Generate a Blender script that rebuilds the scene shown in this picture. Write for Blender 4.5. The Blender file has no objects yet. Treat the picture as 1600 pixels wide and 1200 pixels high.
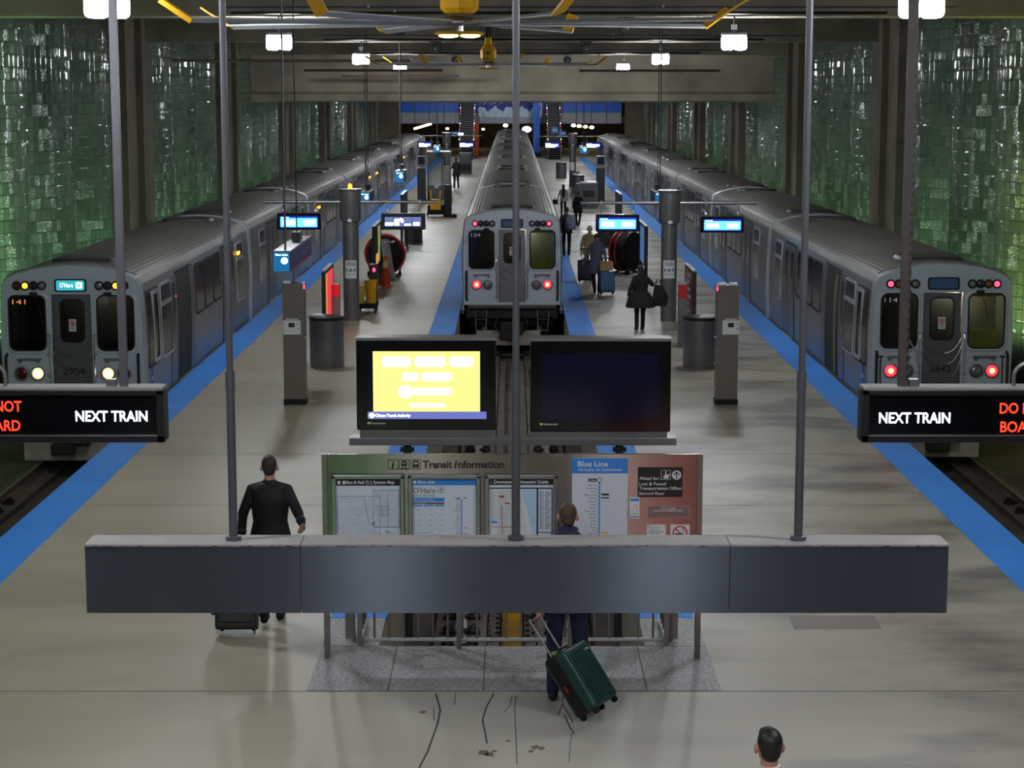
import bpy, bmesh, math, random
from mathutils import Vector, Matrix, Quaternion
random.seed(7)
PI = math.pi
SC = bpy.context.scene
COL = SC.collection

# ---------------------------------------------------------------- camera, world, exposure
PITCH = math.atan(454 / 3043.0)
cam_d = bpy.data.cameras.new('camera'); cam = bpy.data.objects.new('camera', cam_d); COL.objects.link(cam)
cam.location = (0, 0, 5.7); cam.rotation_euler = (PI / 2 - PITCH, 0, 0)
cam_d.sensor_width = 36; cam_d.lens = 3043 / 1600 * 36; cam_d.clip_end = 600
SC.camera = cam
world = bpy.data.worlds.new('underground'); SC.world = world; world.use_nodes = True
world.node_tree.nodes['Background'].inputs[0].default_value = (0.5, 0.6, 0.8, 1)
world.node_tree.nodes['Background'].inputs[1].default_value = 0.004
SC.view_settings.view_transform = 'Standard'; SC.view_settings.look = 'None'
SC.view_settings.gamma = 1; SC.view_settings.use_curve_mapping = False
SC.view_settings.exposure = 0.0
SC.cycles.use_denoising = True
SC.cycles.max_bounces = 6; SC.cycles.diffuse_bounces = 3; SC.cycles.glossy_bounces = 3
SC.cycles.sample_clamp_indirect = 6
LAMP_STRENGTH = 260.0          # the twin box lamps under the beams
LAMP_COLOR = (0.93, 0.97, 1.0)

def wall_wash(name, loc, sx, sy, rot, color, watts):      # the coloured light troughs at the foot of the glass walls
    d = bpy.data.lights.new(name, 'AREA'); d.shape = 'RECTANGLE'; d.size = sx; d.size_y = sy; d.color = color; d.energy = watts
    d.spread = math.radians(100)
    o = bpy.data.objects.new(name, d); COL.objects.link(o); o.location = loc; o.rotation_euler = rot
    return o
for k in range(8):
    yc = 31.5 + 21 * k if k else 38
    for s in (-1, 1):
        c = (0.50, 0.92, 0.56) if s < 0 else (0.52, 0.92, 0.5)
        if k == 0: c = (0.46, 0.92, 0.40) if s < 0 else (0.80, 0.86, 0.14)
        # lies at track level, aims up and outwards at the wall
        wall_wash('wall_wash', (s * 10.9, yc, -0.85), 0.25, 17.0, (0, -s * math.radians(180 - 26), 0), c, 430 if k == 0 else (150, 110, 60, 50, 45, 45, 45)[k - 1])

# ---------------------------------------------------------------- survey helper: picture point + depth -> world point
_c, _s = math.cos(PITCH), math.sin(PITCH)
def P(x, y, Y):
    t = (y - 600) / 3043.0
    d = Y * (t * _c + _s) / (_c - t * _s)
    return ((x - 800) / 3043.0 * (Y * _c + d * _s), 5.7 - d)

# ---------------------------------------------------------------- materials
def srgb(r, g, b):
    f = lambda u: (u / 255 / 12.92) if u / 255 <= 0.04045 else ((u / 255 + 0.055) / 1.055) ** 2.4
    return (f(r), f(g), f(b))
def M(name, rgb, rough=0.5, metal=0.0, var=0.12, scale=3.0, bump=0.0, bscale=40.0, stretch=(1, 1, 1), spec=0.5, coat=0.0):
    m = bpy.data.materials.new(name); m.use_nodes = True; nt = m.node_tree; N = nt.nodes; L = nt.links
    b = N['Principled BSDF']; c = srgb(*rgb)
    b.inputs['Roughness'].default_value = rough; b.inputs['Metallic'].default_value = metal
    b.inputs['Specular IOR Level'].default_value = spec; b.inputs['Coat Weight'].default_value = coat
    tc = N.new('ShaderNodeTexCoord'); mp = N.new('ShaderNodeMapping'); mp.inputs['Scale'].default_value = stretch
    L.new(tc.outputs['Object'], mp.inputs[0])
    nz = N.new('ShaderNodeTexNoise'); nz.inputs['Scale'].default_value = scale; nz.inputs['Detail'].default_value = 5
    L.new(mp.outputs[0], nz.inputs['Vector'])
    cr = N.new('ShaderNodeValToRGB')
    cr.color_ramp.elements[0].position = 0.3; cr.color_ramp.elements[1].position = 0.7
    cr.color_ramp.elements[0].color = tuple(u * (1 - var) for u in c) + (1,)
    cr.color_ramp.elements[1].color = tuple(min(1, u * (1 + var)) for u in c) + (1,)
    L.new(nz.outputs['Fac'], cr.inputs[0]); L.new(cr.outputs[0], b.inputs['Base Color'])
    if bump:
        n2 = N.new('ShaderNodeTexNoise'); n2.inputs['Scale'].default_value = bscale; n2.inputs['Detail'].default_value = 3
        L.new(mp.outputs[0], n2.inputs['Vector'])
        bp = N.new('ShaderNodeBump'); bp.inputs['Strength'].default_value = bump; bp.inputs['Distance'].default_value = 0.01
        L.new(n2.outputs['Fac'], bp.inputs['Height']); L.new(bp.outputs[0], b.inputs['Normal'])
    return m
def E(name, rgb, strength, base=(0.02, 0.02, 0.02)):
    m = bpy.data.materials.new(name); m.use_nodes = True; b = m.node_tree.nodes['Principled BSDF']
    b.inputs['Base Color'].default_value = base + (1,); b.inputs['Roughness'].default_value = 0.3
    b.inputs['Emission Color'].default_value = tuple(rgb) + (1,); b.inputs['Emission Strength'].default_value = strength
    return m
def glass_mat(name, tint, refl=0.06):
    m = bpy.data.materials.new(name); m.use_nodes = True; nt = m.node_tree; N = nt.nodes; L = nt.links
    N.remove(N['Principled BSDF'])
    t = N.new('ShaderNodeBsdfTransparent'); t.inputs[0].default_value = tint + (1,)
    g = N.new('ShaderNodeBsdfGlossy'); g.inputs['Roughness'].default_value = 0.03
    fr = N.new('ShaderNodeFresnel'); fr.inputs[0].default_value = 1.5
    mx = N.new('ShaderNodeMixShader'); L.new(fr.outputs[0], mx.inputs[0]); L.new(t.outputs[0], mx.inputs[1]); L.new(g.outputs[0], mx.inputs[2])
    L.new(mx.outputs[0], N['Material Output'].inputs[0])
    return m

MAT = dict(
    concrete=M('concrete', (136, 129, 114), 0.85, var=0.42, scale=0.5, bump=0.4, bscale=3),
    concrete_dark=M('concrete_dark', (92, 82, 72), 0.85, var=0.25, scale=0.8, bump=0.4, bscale=4),
    trackbed=M('trackbed', (88, 80, 76), 0.8, var=0.35, scale=1.2, bump=0.5, bscale=9),
    plinth=M('plinth_concrete', (96, 88, 82), 0.8, var=0.3, scale=2.0, bump=0.4, bscale=12),
    rail=M('rail_steel', (128, 112, 104), 0.45, 0.7, var=0.2, scale=6),
    clip=M('rail_clip', (30, 26, 24), 0.6, 0.3),
    steel=M('brushed_steel', (158, 158, 160), 0.32, 0.9, var=0.08, scale=2, stretch=(1, 1, 6)),
    kiosk=M('kiosk_steel', (116, 109, 102), 0.33, 0.6, var=0.12, scale=1.2, stretch=(1, 1, .5)),
    steel_dark=M('dark_steel', (122, 121, 121), 0.36, 0.6, var=0.10, scale=2),
    steel_panel=M('steel_panel', (134, 128, 119), 0.26, 0.92, var=0.1, scale=1.5, stretch=(6, 1, 1)),
    hanger_brown=M('hanger_brown', (66, 55, 53), 0.6, 0.0, var=0.15),
    pole=M('galvanised_pole', (100, 100, 107), 0.45, 0.6, var=0.08),
    signgrey=M('sign_panel_grey', (92, 98, 110), 0.30, 0.75, var=0.08, scale=1.0),
    signtop=M('sign_top', (156, 150, 152), 0.7, 0.0, var=0.12, scale=3),
    black=M('black_paint', (20, 20, 22), 0.4, 0.1, var=0.2),
    blackmatt=M('black_matt', (13, 13, 14), 0.8, 0.0, var=0.2),
    rubber=M('rubber', (18, 18, 18), 0.75),
    white=M('white_paint', (225, 225, 225), 0.5, var=0.03),
    paper=M('printed_paper', (196, 204, 218), 0.35, var=0.02),
    offwhite=M('poster_white', (205, 208, 212), 0.4, var=0.02),
    bluesign=M('sign_blue', (40, 128, 214), 0.35, var=0.03),
    palewater=M('map_water', (166, 196, 224), 0.4, var=0.03),
    navy=M('map_navy', (32, 36, 70), 0.35, var=0.05),
    ink=M('ink_black', (16, 16, 18), 0.5, var=0.02),
    greyink=M('ink_grey', (92, 96, 108), 0.5, var=0.05),
    redink=M('ink_red', (176, 28, 34), 0.45, var=0.05),
    yellow=M('yellow_paint', (228, 168, 20), 0.4, var=0.08),
    orange=M('cone_orange', (232, 74, 30), 0.45, var=0.06),
    red=M('red_paint', (200, 36, 34), 0.4, var=0.1),
    roof=M('car_roof', (104, 100, 97), 0.45, 0.5, var=0.14, scale=0.8, bump=0.25, bscale=22, stretch=(1, 0.25, 1)),
    car=M('car_stainless', (140, 138, 140), 0.34, 0.7, var=0.10, scale=0.7, bump=0.05, bscale=6, stretch=(1, 0.3, 2)),
    carfront=M('car_front_paint', (168, 177, 186), 0.38, 0.15, var=0.06, scale=2),
    cargrey=M('car_door_steel', (112, 112, 116), 0.36, 0.7, var=0.12, scale=1.5),
    carsill=M('car_sill', (74, 72, 72), 0.5, 0.5, var=0.2),
    under=M('car_underframe', (34, 30, 29), 0.7, 0.3, var=0.3, scale=4),
    carglass=M('car_window_glass', (20, 22, 23), 0.14, 0.0, var=0.3, scale=0.9, spec=0.25),
    winframe=M('window_frame_alu', (196, 198, 202), 0.35, 0.6, var=0.05),
    interior=M('car_interior', (120, 116, 98), 0.6, var=0.1),
    olive=M('cab_partition', (206, 196, 96), 0.6, var=0.05),
    skin=M('skin', (188, 138, 118), 0.5, var=0.06, scale=9),
    hair_brown=M('hair_brown', (46, 37, 32), 0.6, var=0.3, scale=60, bump=0.22, bscale=180, stretch=(1, 1, 0.3)),
    hair_sandy=M('hair_sandy', (66, 52, 42), 0.6, var=0.25, scale=60, bump=0.22, bscale=180),
    hair_dark=M('hair_dark', (36, 31, 29), 0.45, var=0.3, scale=60, bump=0.22, bscale=180),
    hair_white=M('hair_white', (206, 204, 200), 0.6, var=0.1),
    suit=M('suit_black', (19, 20, 25), 0.75, var=0.15, scale=8, bump=0.3, bscale=18),
    cloth_black=M('cloth_black', (14, 14, 16), 0.85, var=0.2, scale=8, bump=0.4, bscale=16),
    jeans=M('cloth_navy', (24, 34, 66), 0.85, var=0.2, scale=9, bump=0.4, bscale=20),
    jacket_navy=M('jacket_navy', (26, 32, 60), 0.7, var=0.15, scale=8, bump=0.3, bscale=20),
    cloth_grey=M('cloth_grey', (104, 111, 128), 0.8, var=0.15, scale=8, bump=0.4, bscale=18),
    cloth_char=M('cloth_charcoal', (44, 46, 52), 0.8, var=0.15, scale=8, bump=0.3, bscale=18),
    cloth_tan=M('cloth_tan', (214, 186, 138), 0.8, var=0.12, scale=8, bump=0.3, bscale=18),
    cloth_pale=M('cloth_pale', (150, 146, 136), 0.8, var=0.15, scale=8),
    shirt=M('shirt_white', (232, 232, 236), 0.7, var=0.02),
    eyewhite=M('eye', (40, 32, 28), 0.2),
    lip=M('lip', (150, 86, 80), 0.5),
    case_green=M('case_green', (22, 66, 63), 0.42, 0.1, var=0.18, scale=5, bump=0.15, bscale=70),
    case_black=M('case_black', (20, 21, 23), 0.6, var=0.2, bump=0.2, bscale=60),
    case_blue=M('case_blue', (46, 98, 152), 0.5, var=0.12),
    case_grey=M('case_grey', (58, 56, 54), 0.6, var=0.12),
    paperbag=M('paper_bag', (196, 158, 116), 0.7, var=0.08),
    bag_grey=M('bag_grey', (104, 112, 132), 0.7, var=0.15),
    rubber_blue=M('bright_blue_cloth', (36, 44, 150), 0.6),
    screen_off=M('screen_off', (14, 17, 44), 0.12, 0.0, var=0.06, spec=0.6),
    bezel=M('bezel_gloss_black', (12, 12, 14), 0.12, 0.0, var=0.1, spec=0.6),
    booth=M('booth_grey', (92, 94, 98), 0.45, 0.4, var=0.1),
    bluecase=M('sign_case_blue', (40, 62, 128), 0.35, 0.1, var=0.06),
    fascia_blue=M('fascia_blue', (26, 92, 196), 0.5, var=0.04),
    fascia_grey=M('fascia_grey', (146, 148, 156), 0.6, var=0.06),
    mural_sky=M('mural_night', (44, 50, 140), 0.6, var=0.2, scale=2),
    mural_snow=M('mural_snow', (170, 190, 206), 0.6, var=0.25, scale=3),
    granite=M('granite', (146, 145, 148), 0.5, var=0.5, scale=28, bump=0.2, bscale=60),
    crack=M('floor_crack', (66, 62, 56), 0.8),
    patch=M('floor_patch', (128, 120, 112), 0.55, var=0.05),
    lamp_case=M('lamp_case', (170, 174, 180), 0.4, 0.5),
    glass=glass_mat('clear_glass', (0.55, 0.6, 0.6)),
    glass_dark=glass_mat('tinted_glass', (0.34, 0.36, 0.40)),
    e_lamp=E('lamp_glow', LAMP_COLOR, LAMP_STRENGTH),
    e_white=E('glow_white', (0.9, 0.95, 1.0), 9.0),
    e_led=E('led_white', (0.72, 0.82, 1.0), 14.0),
    e_ledred=E('led_red', (1.0, 0.028, 0.008), 3.4),
    e_red=E('tail_red', (1.0, 0.008, 0.02), 8.0),
    e_redcore=E('tail_red_core', (1.0, 0.20, 0.08), 5.5),
    e_redsmall=E('marker_red', (1.0, 0.04, 0.09), 4.0),
    e_amber=E('marker_amber', (1.0, 0.36, 0.02), 4.5),
    e_head=E('headlight', (1.0, 0.80, 0.52), 45.0),
    e_headrim=E('headlight_rim', (1.0, 0.72, 0.36), 1.6),
    e_dest=E('destination_teal', (0.03, 0.42, 0.50), 1.2),
    e_destdim=E('destination_dim', (0.01, 0.05, 0.12), 0.35),
    e_desttxt=E('destination_text', (0.95, 1.0, 0.8), 2.2),
    e_yellow=E('screen_yellow', (1.0, 0.77, 0.22), 1.4),
    e_screenblue=E('screen_bar_blue', (0.16, 0.20, 0.62), .95),
    e_pid=E('arrival_screen', (0.10, 0.58, 1.0), 2.4),
    e_pidrim=E('arrival_screen_edge', (0.0, 0.015, 0.34), 1.6),
    e_pidslate=E('arrival_screen_slate', (0.14, 0.19, 0.45), 1.0),
    e_signblue=E('lit_sign_blue', (0.0, 0.14, 0.36), 1.0),
    e_signdot=E('lit_sign_dot', (0.45, 0.85, 1.0), 6.0),
    e_posterred=E('lit_poster_red', (0.85, 0.05, 0.06), 0.9),
    e_posterorange=E('lit_poster_orange', (0.9, 0.32, 0.05), 0.9),
    e_added_green=E('added_glow_green', (0.10, 0.75, 0.18), 1.7),  # green and red glow of the added unseen boxes, for the board's reflections
    e_added_red=E('added_glow_red', (1.0, 0.06, 0.07), 2.4),
    e_lime=E('lit_poster_lime', (0.45, 0.50, 0.10), 0.6),
    e_posterblue=E('lit_poster_blue', (0.10, 0.24, 0.55), 0.5),
    e_warm=E('far_warm', (1.0, 0.78, 0.38), 7.0),
    e_yellowlamp=E('fan_lamp', (1.0, 0.92, 0.25), 9.0),
)

def brushed(m, amt):                      # sideways brushing: highlights stretch upright
    nt = m.node_tree; b = nt.nodes['Principled BSDF']; b.inputs['Anisotropic'].default_value = amt; b.inputs['Anisotropic Rotation'].default_value = 0.25
    tg = nt.nodes.new('ShaderNodeTangent'); tg.direction_type = 'RADIAL'; tg.axis = 'Z'
    nt.links.new(tg.outputs[0], b.inputs['Tangent'])
brushed(MAT['signgrey'], 1.0); brushed(MAT['steel_panel'], 1.0)
# ---------------------------------------------------------------- mesh builder
class MB:
    def __init__(self): self.v = []; self.f = []; self.m = []
    def add(self, vs, fs, m=0):
        n = len(self.v); self.v += [tuple(p) for p in vs]; self.f += [tuple(i + n for i in f) for f in fs]; self.m += [m] * len(fs)
        return self
    def box(self, x0, x1, y0, y1, z0, z1, m=0):
        vs = [(x, y, z) for x in (x0, x1) for y in (y0, y1) for z in (z0, z1)]
        return self.add(vs, [(0, 1, 3, 2), (4, 6, 7, 5), (0, 4, 5, 1), (2, 3, 7, 6), (0, 2, 6, 4), (1, 5, 7, 3)], m)
    def cbox(self, c, sx, sy, sz, m=0):
        return self.box(c[0] - sx / 2, c[0] + sx / 2, c[1] - sy / 2, c[1] + sy / 2, c[2] - sz / 2, c[2] + sz / 2, m)
    def obox(self, c, ax, ay, az, m=0):          # half-axis vectors
        c, ax, ay, az = map(Vector, (c, ax, ay, az))
        vs = [c + ax * i + ay * j + az * k for i in (-1, 1) for j in (-1, 1) for k in (-1, 1)]
        return self.add(vs, [(0, 1, 3, 2), (4, 6, 7, 5), (0, 4, 5, 1), (2, 3, 7, 6), (0, 2, 6, 4), (1, 5, 7, 3)], m)
    def cyl(self, a, b, r0, r1=None, n=14, m=0, caps=True):
        r1 = r0 if r1 is None else r1; a = Vector(a); b = Vector(b); d = (b - a).normalized()
        u = d.orthogonal().normalized(); w = d.cross(u); vs = []
        for p, r in ((a, r0), (b, r1)):
            for i in range(n): t = 2 * PI * i / n; vs.append(p + (u * math.cos(t) + w * math.sin(t)) * r)
        fs = [(i, (i + 1) % n, n + (i + 1) % n, n + i) for i in range(n)]
        if caps: fs += [tuple(range(n))[::-1], tuple(range(n, 2 * n))]
        return self.add(vs, fs, m)
    def tube(self, pts, r, n=8, m=0, closed=False):
        pts = [Vector(p) for p in pts]; K = len(pts); vs = []; up = None
        for i, p in enumerate(pts):
            if closed: d = (pts[(i + 1) % K] - pts[i - 1]).normalized()
            else: d = (pts[min(i + 1, K - 1)] - pts[max(i - 1, 0)]).normalized()
            if up is None: up = d.orthogonal().normalized()
            up = (up - d * up.dot(d)).normalized(); w = d.cross(up)
            for j in range(n): t = 2 * PI * j / n; vs.append(p + (up * math.cos(t) + w * math.sin(t)) * r)
        fs = []
        for i in range(K if closed else K - 1):
            for j in range(n):
                a = i * n + j; b = i * n + (j + 1) % n; c = ((i + 1) % K) * n + (j + 1) % n; d = ((i + 1) % K) * n + j
                fs.append((a, b, c, d))
        if not closed: fs += [tuple(range(n))[::-1], tuple(range((K - 1) * n, K * n))]
        return self.add(vs, fs, m)
    def lathe(self, prof, c=(0, 0, 0), n=24, m=0, axis='z'):
        vs = []; K = len(prof)
        for r, h in prof:
            for i in range(n):
                t = 2 * PI * i / n; a, b = r * math.cos(t), r * math.sin(t)
                p = (a, b, h) if axis == 'z' else ((a, h, b) if axis == 'y' else (h, a, b))
                vs.append((p[0] + c[0], p[1] + c[1], p[2] + c[2]))
        fs = [(k * n + i, k * n + (i + 1) % n, (k + 1) * n + (i + 1) % n, (k + 1) * n + i) for k in range(K - 1) for i in range(n)]
        fs += [tuple(range(n))[::-1], tuple(range((K - 1) * n, K * n))]
        return self.add(vs, fs, m)
    def ell(self, c, r, n=14, m=0, rot=None):
        vs = []; K = n // 2 + 1; R = rot or Matrix.Identity(3); c = Vector(c)
        for k in range(K):
            ph = PI * (k + 0.0) / (K - 1)
            for i in range(n):
                t = 2 * PI * i / n; e = 1e-3 if k in (0, K - 1) else 0
                q = max(math.sin(ph), e)
                vs.append(c + R @ Vector((r[0] * q * math.cos(t), r[1] * q * math.sin(t), -r[2] * math.cos(ph))))
        fs = [(k * n + i, k * n + (i + 1) % n, (k + 1) * n + (i + 1) % n, (k + 1) * n + i) for k in range(K - 1) for i in range(n)]
        fs += [tuple(range(n))[::-1], tuple(range((K - 1) * n, K * n))]
        return self.add(vs, fs, m)
    def cap(self, a, b, ra, rb=None, n=12, m=0):          # rounded, tapering limb segment
        rb = ra if rb is None else rb; a = Vector(a); b = Vector(b); d = b - a; Ln = max(d.length, 1e-5); d.normalize()
        u = d.orthogonal().normalized(); w = d.cross(u); rings = []
        for k in range(4): q = PI / 2 * k / 4; rings.append((a - d * ra * math.cos(q), max(ra * math.sin(q), 1e-4)))
        for k in range(4): q = PI / 2 * k / 4; rings.append((b + d * rb * math.sin(q), max(rb * math.cos(q), 1e-4)))
        rings.append((b + d * rb, 1e-4)); vs = []
        for p, r in rings:
            for i in range(n): t = 2 * PI * i / n; vs.append(p + (u * math.cos(t) + w * math.sin(t)) * r)
        K = len(rings)
        fs = [(k * n + i, k * n + (i + 1) % n, (k + 1) * n + (i + 1) % n, (k + 1) * n + i) for k in range(K - 1) for i in range(n)]
        fs += [tuple(range(n))[::-1], tuple(range((K - 1) * n, K * n))]
        return self.add(vs, fs, m)
    def loft(self, rings, n=20, m=0, power=2.4):          # rings: (cx, cy, cz, rx, ry)
        vs = []; K = len(rings)
        for cx, cy, cz, rx, ry in rings:
            for i in range(n):
                t = 2 * PI * i / n; a, b = math.cos(t), math.sin(t)
                vs.append((cx + rx * math.copysign(abs(a) ** (2 / power), a), cy + ry * math.copysign(abs(b) ** (2 / power), b), cz))
        fs = [(k * n + i, k * n + (i + 1) % n, (k + 1) * n + (i + 1) % n, (k + 1) * n + i) for k in range(K - 1) for i in range(n)]
        fs += [tuple(range(n))[::-1], tuple(range((K - 1) * n, K * n))]
        return self.add(vs, fs, m)
    def prism(self, poly, h0, h1, plane='xz', m=0):        # 2-D polygon pulled along the third axis
        def q(a, b, h): return (a, h, b) if plane == 'xz' else ((a, b, h) if plane == 'xy' else (h, a, b))
        n = len(poly); vs = [q(a, b, h0) for a, b in poly] + [q(a, b, h1) for a, b in poly]
        fs = [(i, (i + 1) % n, n + (i + 1) % n, n + i) for i in range(n)] + [tuple(range(n))[::-1], tuple(range(n, 2 * n))]
        return self.add(vs, fs, m)
    def ring(self, c, R, r, axis='y', n=32, k=8, m=0):
        pts = []
        for i in range(n):
            t = 2 * PI * i / n; a, b = R * math.cos(t), R * math.sin(t)
            pts.append(Vector(c) + Vector((a, 0, b) if axis == 'y' else ((0, a, b) if axis == 'x' else (a, b, 0))))
        return self.tube(pts, r, k, m, True)
    def text(self, s, x0, z0, w=None, h=0.1, y=0.0, m=0, bold=0.0, facing='-y', align='l', shear=0.0):
        vs, fs, W = text_geo(s, bold, shear)                # unit: capital height 1
        sz = h; sx = h if w is None else w / W
        ox = x0 - (W * sx / 2 if align == 'c' else (W * sx if align == 'r' else 0))
        out = []
        for a, b in vs:
            p = ox + a * sx; q = z0 + b * sz
            out.append((p, y, q) if facing == '-y' else ((y, p, q) if facing == 'x' else ((y, -p, q) if facing == '-x' else (p, q, y))))
        return self.add(out, fs, m)
    def mesh(self, name, mats, smooth=False):
        me = bpy.data.meshes.new(name); me.from_pydata(self.v, [], self.f)
        if not isinstance(mats, (list, tuple)): mats = [mats]
        for q in mats: me.materials.append(MAT[q] if isinstance(q, str) else q)
        if len(mats) > 1: me.polygons.foreach_set('material_index', self.m)
        bm = bmesh.new(); bm.from_mesh(me); bmesh.ops.recalc_face_normals(bm, faces=bm.faces); bm.to_mesh(me); bm.free()
        if smooth: smooth_by_angle(me, smooth if smooth is not True else 0.7)
        me.update(); return me
    def build(self, name, mats, parent=None, org=None, smooth=False, bevel=0.0, seg=2):
        if org is not None: self.v = [(p[0] - org[0], p[1] - org[1], p[2] - org[2]) for p in self.v]
        o = bpy.data.objects.new(name, self.mesh(name, mats, smooth)); COL.objects.link(o)
        if parent is not None: o.parent = parent
        elif org is not None: o.location = org
        if bevel:
            b = o.modifiers.new('bevel', 'BEVEL'); b.width = bevel; b.segments = seg; b.limit_method = 'ANGLE'; b.angle_limit = 0.6
        return o
def smooth_by_angle(me, ang):
    me.polygons.foreach_set('use_smooth', [True] * len(me.polygons))
    bm = bmesh.new(); bm.from_mesh(me)
    for e in bm.edges:
        if len(e.link_faces) == 2 and e.calc_face_angle(0) > ang: e.smooth = False
        elif len(e.link_faces) != 2: e.smooth = False
    bm.to_mesh(me); bm.free()
_tc = {}
def text_geo(s, bold=0.0, shear=0.0):
    key = (s, bold, shear)
    if key not in _tc:
        cu = bpy.data.curves.new('t', 'FONT'); cu.body = s; cu.size = 1.0; cu.offset = bold; cu.resolution_u = 3; cu.shear = shear
        ob = bpy.data.objects.new('t', cu); me = bpy.data.meshes.new_from_object(ob)
        vs = [(v.co.x, v.co.y) for v in me.vertices]; fs = [tuple(p.vertices) for p in me.polygons]
        x0 = min(a for a, b in vs); x1 = max(a for a, b in vs)
        k = 1 / 0.729
        _tc[key] = ([((a - x0) * k, b * k) for a, b in vs], fs, (x1 - x0) * k)
        bpy.data.objects.remove(ob); bpy.data.curves.remove(cu); bpy.data.meshes.remove(me)
    return _tc[key]
def plate(name, loops, y0, y1, mats, parent=None, org=None):     # flat plate in x-z with holes (first loop outside)
    cu = bpy.data.curves.new('p', 'CURVE'); cu.dimensions = '2D'; cu.fill_mode = 'BOTH'; cu.extrude = (y1 - y0) / 2
    for lp in loops:
        sp = cu.splines.new('POLY'); sp.points.add(len(lp) - 1); sp.use_cyclic_u = True
        for p, (a, b) in zip(sp.points, lp): p.co = (a, b, 0, 1)
    ob = bpy.data.objects.new('p', cu); me = bpy.data.meshes.new_from_object(ob); ym = (y0 + y1) / 2
    mb = MB(); mb.add([(v.co.x, ym - v.co.z, v.co.y) for v in me.vertices], [tuple(p.vertices) for p in me.polygons])
    bpy.data.objects.remove(ob); bpy.data.curves.remove(cu); bpy.data.meshes.remove(me)
    return mb.build(name, mats, parent, org)
def rrect(x0, x1, z0, z1, r, n=5):
    pts = []
    for cx, cz, a in ((x1 - r, z1 - r, 0), (x0 + r, z1 - r, 90), (x0 + r, z0 + r, 180), (x1 - r, z0 + r, 270)):
        for i in range(n + 1): t = math.radians(a + 90 * i / n); pts.append((cx + r * math.cos(t), cz + r * math.sin(t)))
    return pts
def circ(cx, cz, r, n=20): return [(cx + r * math.cos(2 * PI * i / n), cz + r * math.sin(2 * PI * i / n)) for i in range(n)]
def thing(name, label, cat, loc=(0, 0, 0), rz=0.0, group=None):
    o = bpy.data.objects.new(name, None); COL.objects.link(o); o.empty_display_size = 0.2
    o.location = loc; o.rotation_euler = (0, 0, rz); return tag(o, label, cat, group)
def tag(o, label, cat, group=None):
    o['label'] = label; o['category'] = cat
    if group: o['group'] = group
    return o
def struct(o): o['kind'] = 'structure'; return o
def kids(o): return [c for c in _kids.get(o.name, [])]
_kids = {}
def copy_tree(o, parent=None, all_objs=None):
    c = o.copy(); COL.objects.link(c)
    if parent is not None: c.parent = parent
    for ch in list(o.children): copy_tree(ch, c)
    return c
def dup(o, label, loc, rz=0.0, group=None):
    c = copy_tree(o); c.location = loc; c.rotation_euler = (0, 0, rz); c['label'] = label
    if group: c['group'] = group
    return c
ORD = ['first', 'second', 'third', 'fourth', 'fifth', 'sixth', 'seventh', 'eighth']
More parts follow.
